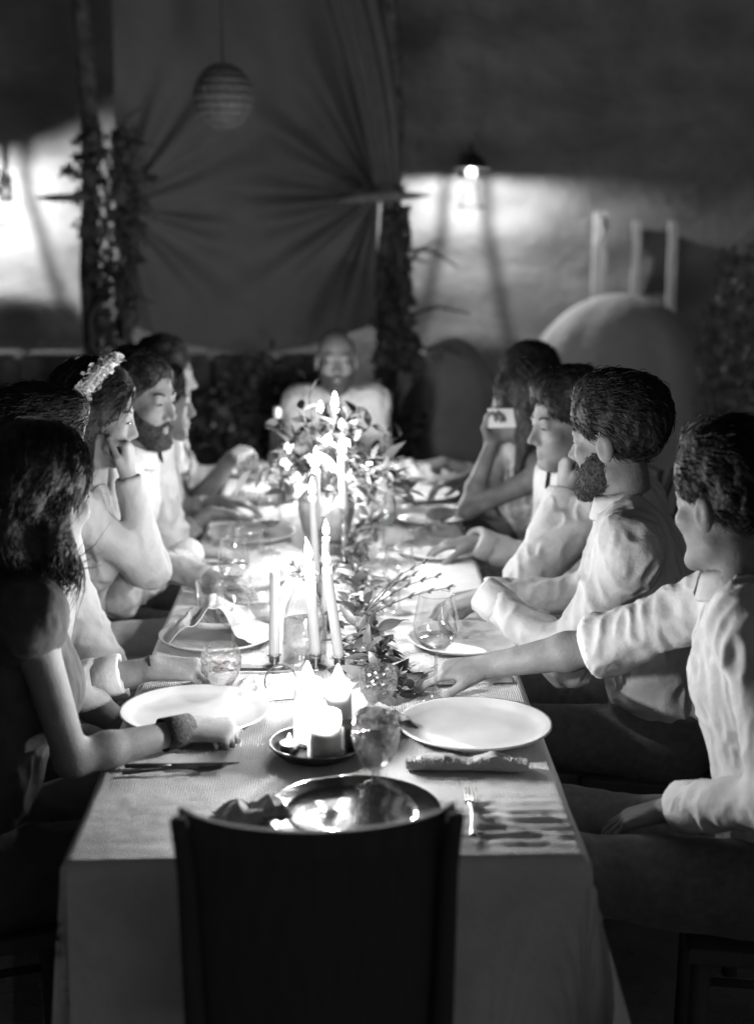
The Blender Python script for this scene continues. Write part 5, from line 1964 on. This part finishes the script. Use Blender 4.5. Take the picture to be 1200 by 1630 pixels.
# E: bald man at the head of the table
p, I = person('smiling bald bearded man in an open white shirt at the table head', (0.0, 6.42, 0.53), (0.002, 6.25, 1.135), (0.04, -1, -0.02), (0.0, -1),
              {1: dict(hand=(-0.13, 5.98, 0.79), pole=(-0.15, 0.1, -1), hd=(0.7, -0.6, 0), pn=DN, pose='relax'),
               -1: dict(hand=(0.14, 5.98, 0.79), pole=(0.15, 0.1, -1), hd=(-0.7, -0.6, 0), pn=DN, pose='relax')},
              hair='bald', beard=BEARD_GREY, seed=15, smile=True, sleeve=0.55, neck_open=0.12, build=0.88, skin=SKIN_TAN)
seat_at(0.0, 6.42, (0, -1), 'chair under the bald man at the table head')
# R5: dim guest far on the other side
p, I = person('dim dark-haired guest in a grey blouse sitting back beyond the phone', (0.86, 5.50, 0.53), (0.72, 5.50, 1.13), (-0.95, -0.2, -0.05), (-1, -0.05),
              {1: dict(hand=(0.42, 5.66, 0.79), pole=(0.2, 0.3, -1), hd=(-1, -0.1, -0.1), pn=DN, pose='relax'),
               -1: dict(hand=(0.44, 5.32, 0.79), pole=(0.2, -0.3, -1), hd=(-1, 0.1, -0.1), pn=DN, pose='relax')},
              hair='bob', hair_len=0.13, female=True, shirt=GREY_SHIRT, clothes='dress', seed=17, sleeve=0.8)
seat_at(0.86, 5.50, (-1, 0), 'chair under the guest in the grey blouse')
# R4: woman with the phone
FLORAL = mat('floral cotton', 0.55, 0.9, spec=0.1, bumps=[(60, 0.2, 0.004)], var=(34, 0.35, 1.25))
p, I = person('woman in a strappy floral dress lifting a phone to film', (0.78, 4.74, 0.53), (0.605, 4.68, 1.145), (-0.95, 0.25, -0.05), (-0.97, -0.15),
              {-1: dict(hand=(0.512, 4.655, 1.03), pole=(-0.35, -0.5, -1), hd=(-0.02, -0.05, 1), pn=(0.45, -0.9, 0), pose='grip'),
               1: dict(hand=(0.45, 4.92, 0.86), pole=(0.2, 0.4, -1), hd=(-1, -0.3, -0.1), pn=DN, pose='relax')},
              clothes='strap', shirt=FLORAL, female=True, sleeve=0.0, hair='long', hair_len=0.20, hairm=HAIR_BROWN, seed=19)
seat_at(0.78, 4.74, (-0.97, -0.15), 'chair under the woman with the phone')
ph = thing('smartphone', 'small shiny phone held sideways by the woman in the floral dress', 'phone', (0.552, 4.612, 1.112), 0.10)
MB().box((0, 0, 0), (0.125, 0.009, 0.062)).build('body', PHONE, ph, False)
MB().box((0.0, 0.0052, 0), (0.117, 0.0006, 0.055)).build('screen', BOTTLE, ph, False)
MB().lathe([(0, 0), (0.005, 0), (0.005, 0.002), (0, 0.0025)], 20).build('lens', BOTTLE, ph, True, (-0.045, -0.0048, 0.014), (PI / 2, 0, 0))
# R3
p, I = person('man in profile with thick dark hair and fist raised below his chin', (0.84, 4.08, 0.53), (0.655, 4.06, 1.178), (-0.93, -0.30, -0.12), (-0.98, -0.15),
              {-1: dict(hand=(0.63, 3.905, 1.0), pole=(0.1, -0.5, -1), hd=(0.05, 0.15, 1), pn=(1, 0.2, 0), pose='fist', sleeve=1.0),
               1: dict(hand=(0.42, 4.22, 0.80), pole=(0.2, 0.3, -1), hd=(-1, -0.1, -0.1), pn=DN, pose='relax')},
              hair='full', seed=21, sleeve=1.0)
seat_at(0.84, 4.08, (-0.98, -0.15), 'chair under the man with his fist raised')
# R2
p, I = person('man with thick dark hair and beard stretching his white sleeve over the table', (0.80, 3.34, 0.53), (0.655, 3.32, 1.245), (-0.80, 0.56, -0.12), (-0.95, 0.20),
              {-1: dict(hand=(0.365, 3.35, 0.865), pole=(0.25, -0.3, -0.9), hd=(-0.85, 0.35, -0.3), pn=(-0.1, 0.1, -1), pose='loose', sleeve=1.0),
               1: dict(hand=(0.40, 3.60, 0.80), pole=(0.2, 0.4, -1), hd=(-1, -0.1, -0.1), pn=DN, pose='relax')},
              hair='full', beard=BEARD, seed=23, sleeve=1.0, trouser=GREY_TROUSER, build=1.06)
seat_at(0.80, 3.34, (-0.95, 0.20), 'chair under the man stretching his sleeve out')
# R1
p, I = person('nearest dark-haired guest in rolled white sleeves, one hand on the thigh', (0.86, 2.55, 0.53), (0.735, 2.62, 1.235), (-0.60, 0.80, -0.12), (-0.97, 0.18),
              {1: dict(hand=(0.315, 3.00, 0.795), pole=(0.25, 0.05, -1), hd=(-1, 0.05, -0.08), pn=(0, 0.2, -1), pose='relax', sleeve=0.55),
               -1: dict(hand=(0.635, 2.53, 0.675), pole=(0.4, -0.6, -0.5), hd=(-0.8, 0.3, -0.35), pn=(-0.1, 0.1, -1), pose='relax', sleeve=0.95)},
              hair='full', seed=25, sleeve=0.9, build=1.0, shirt=BRIGHT_SHIRT)
seat_at(0.86, 2.55, (-0.97, 0.18), 'chair under the nearest guest in rolled sleeves')
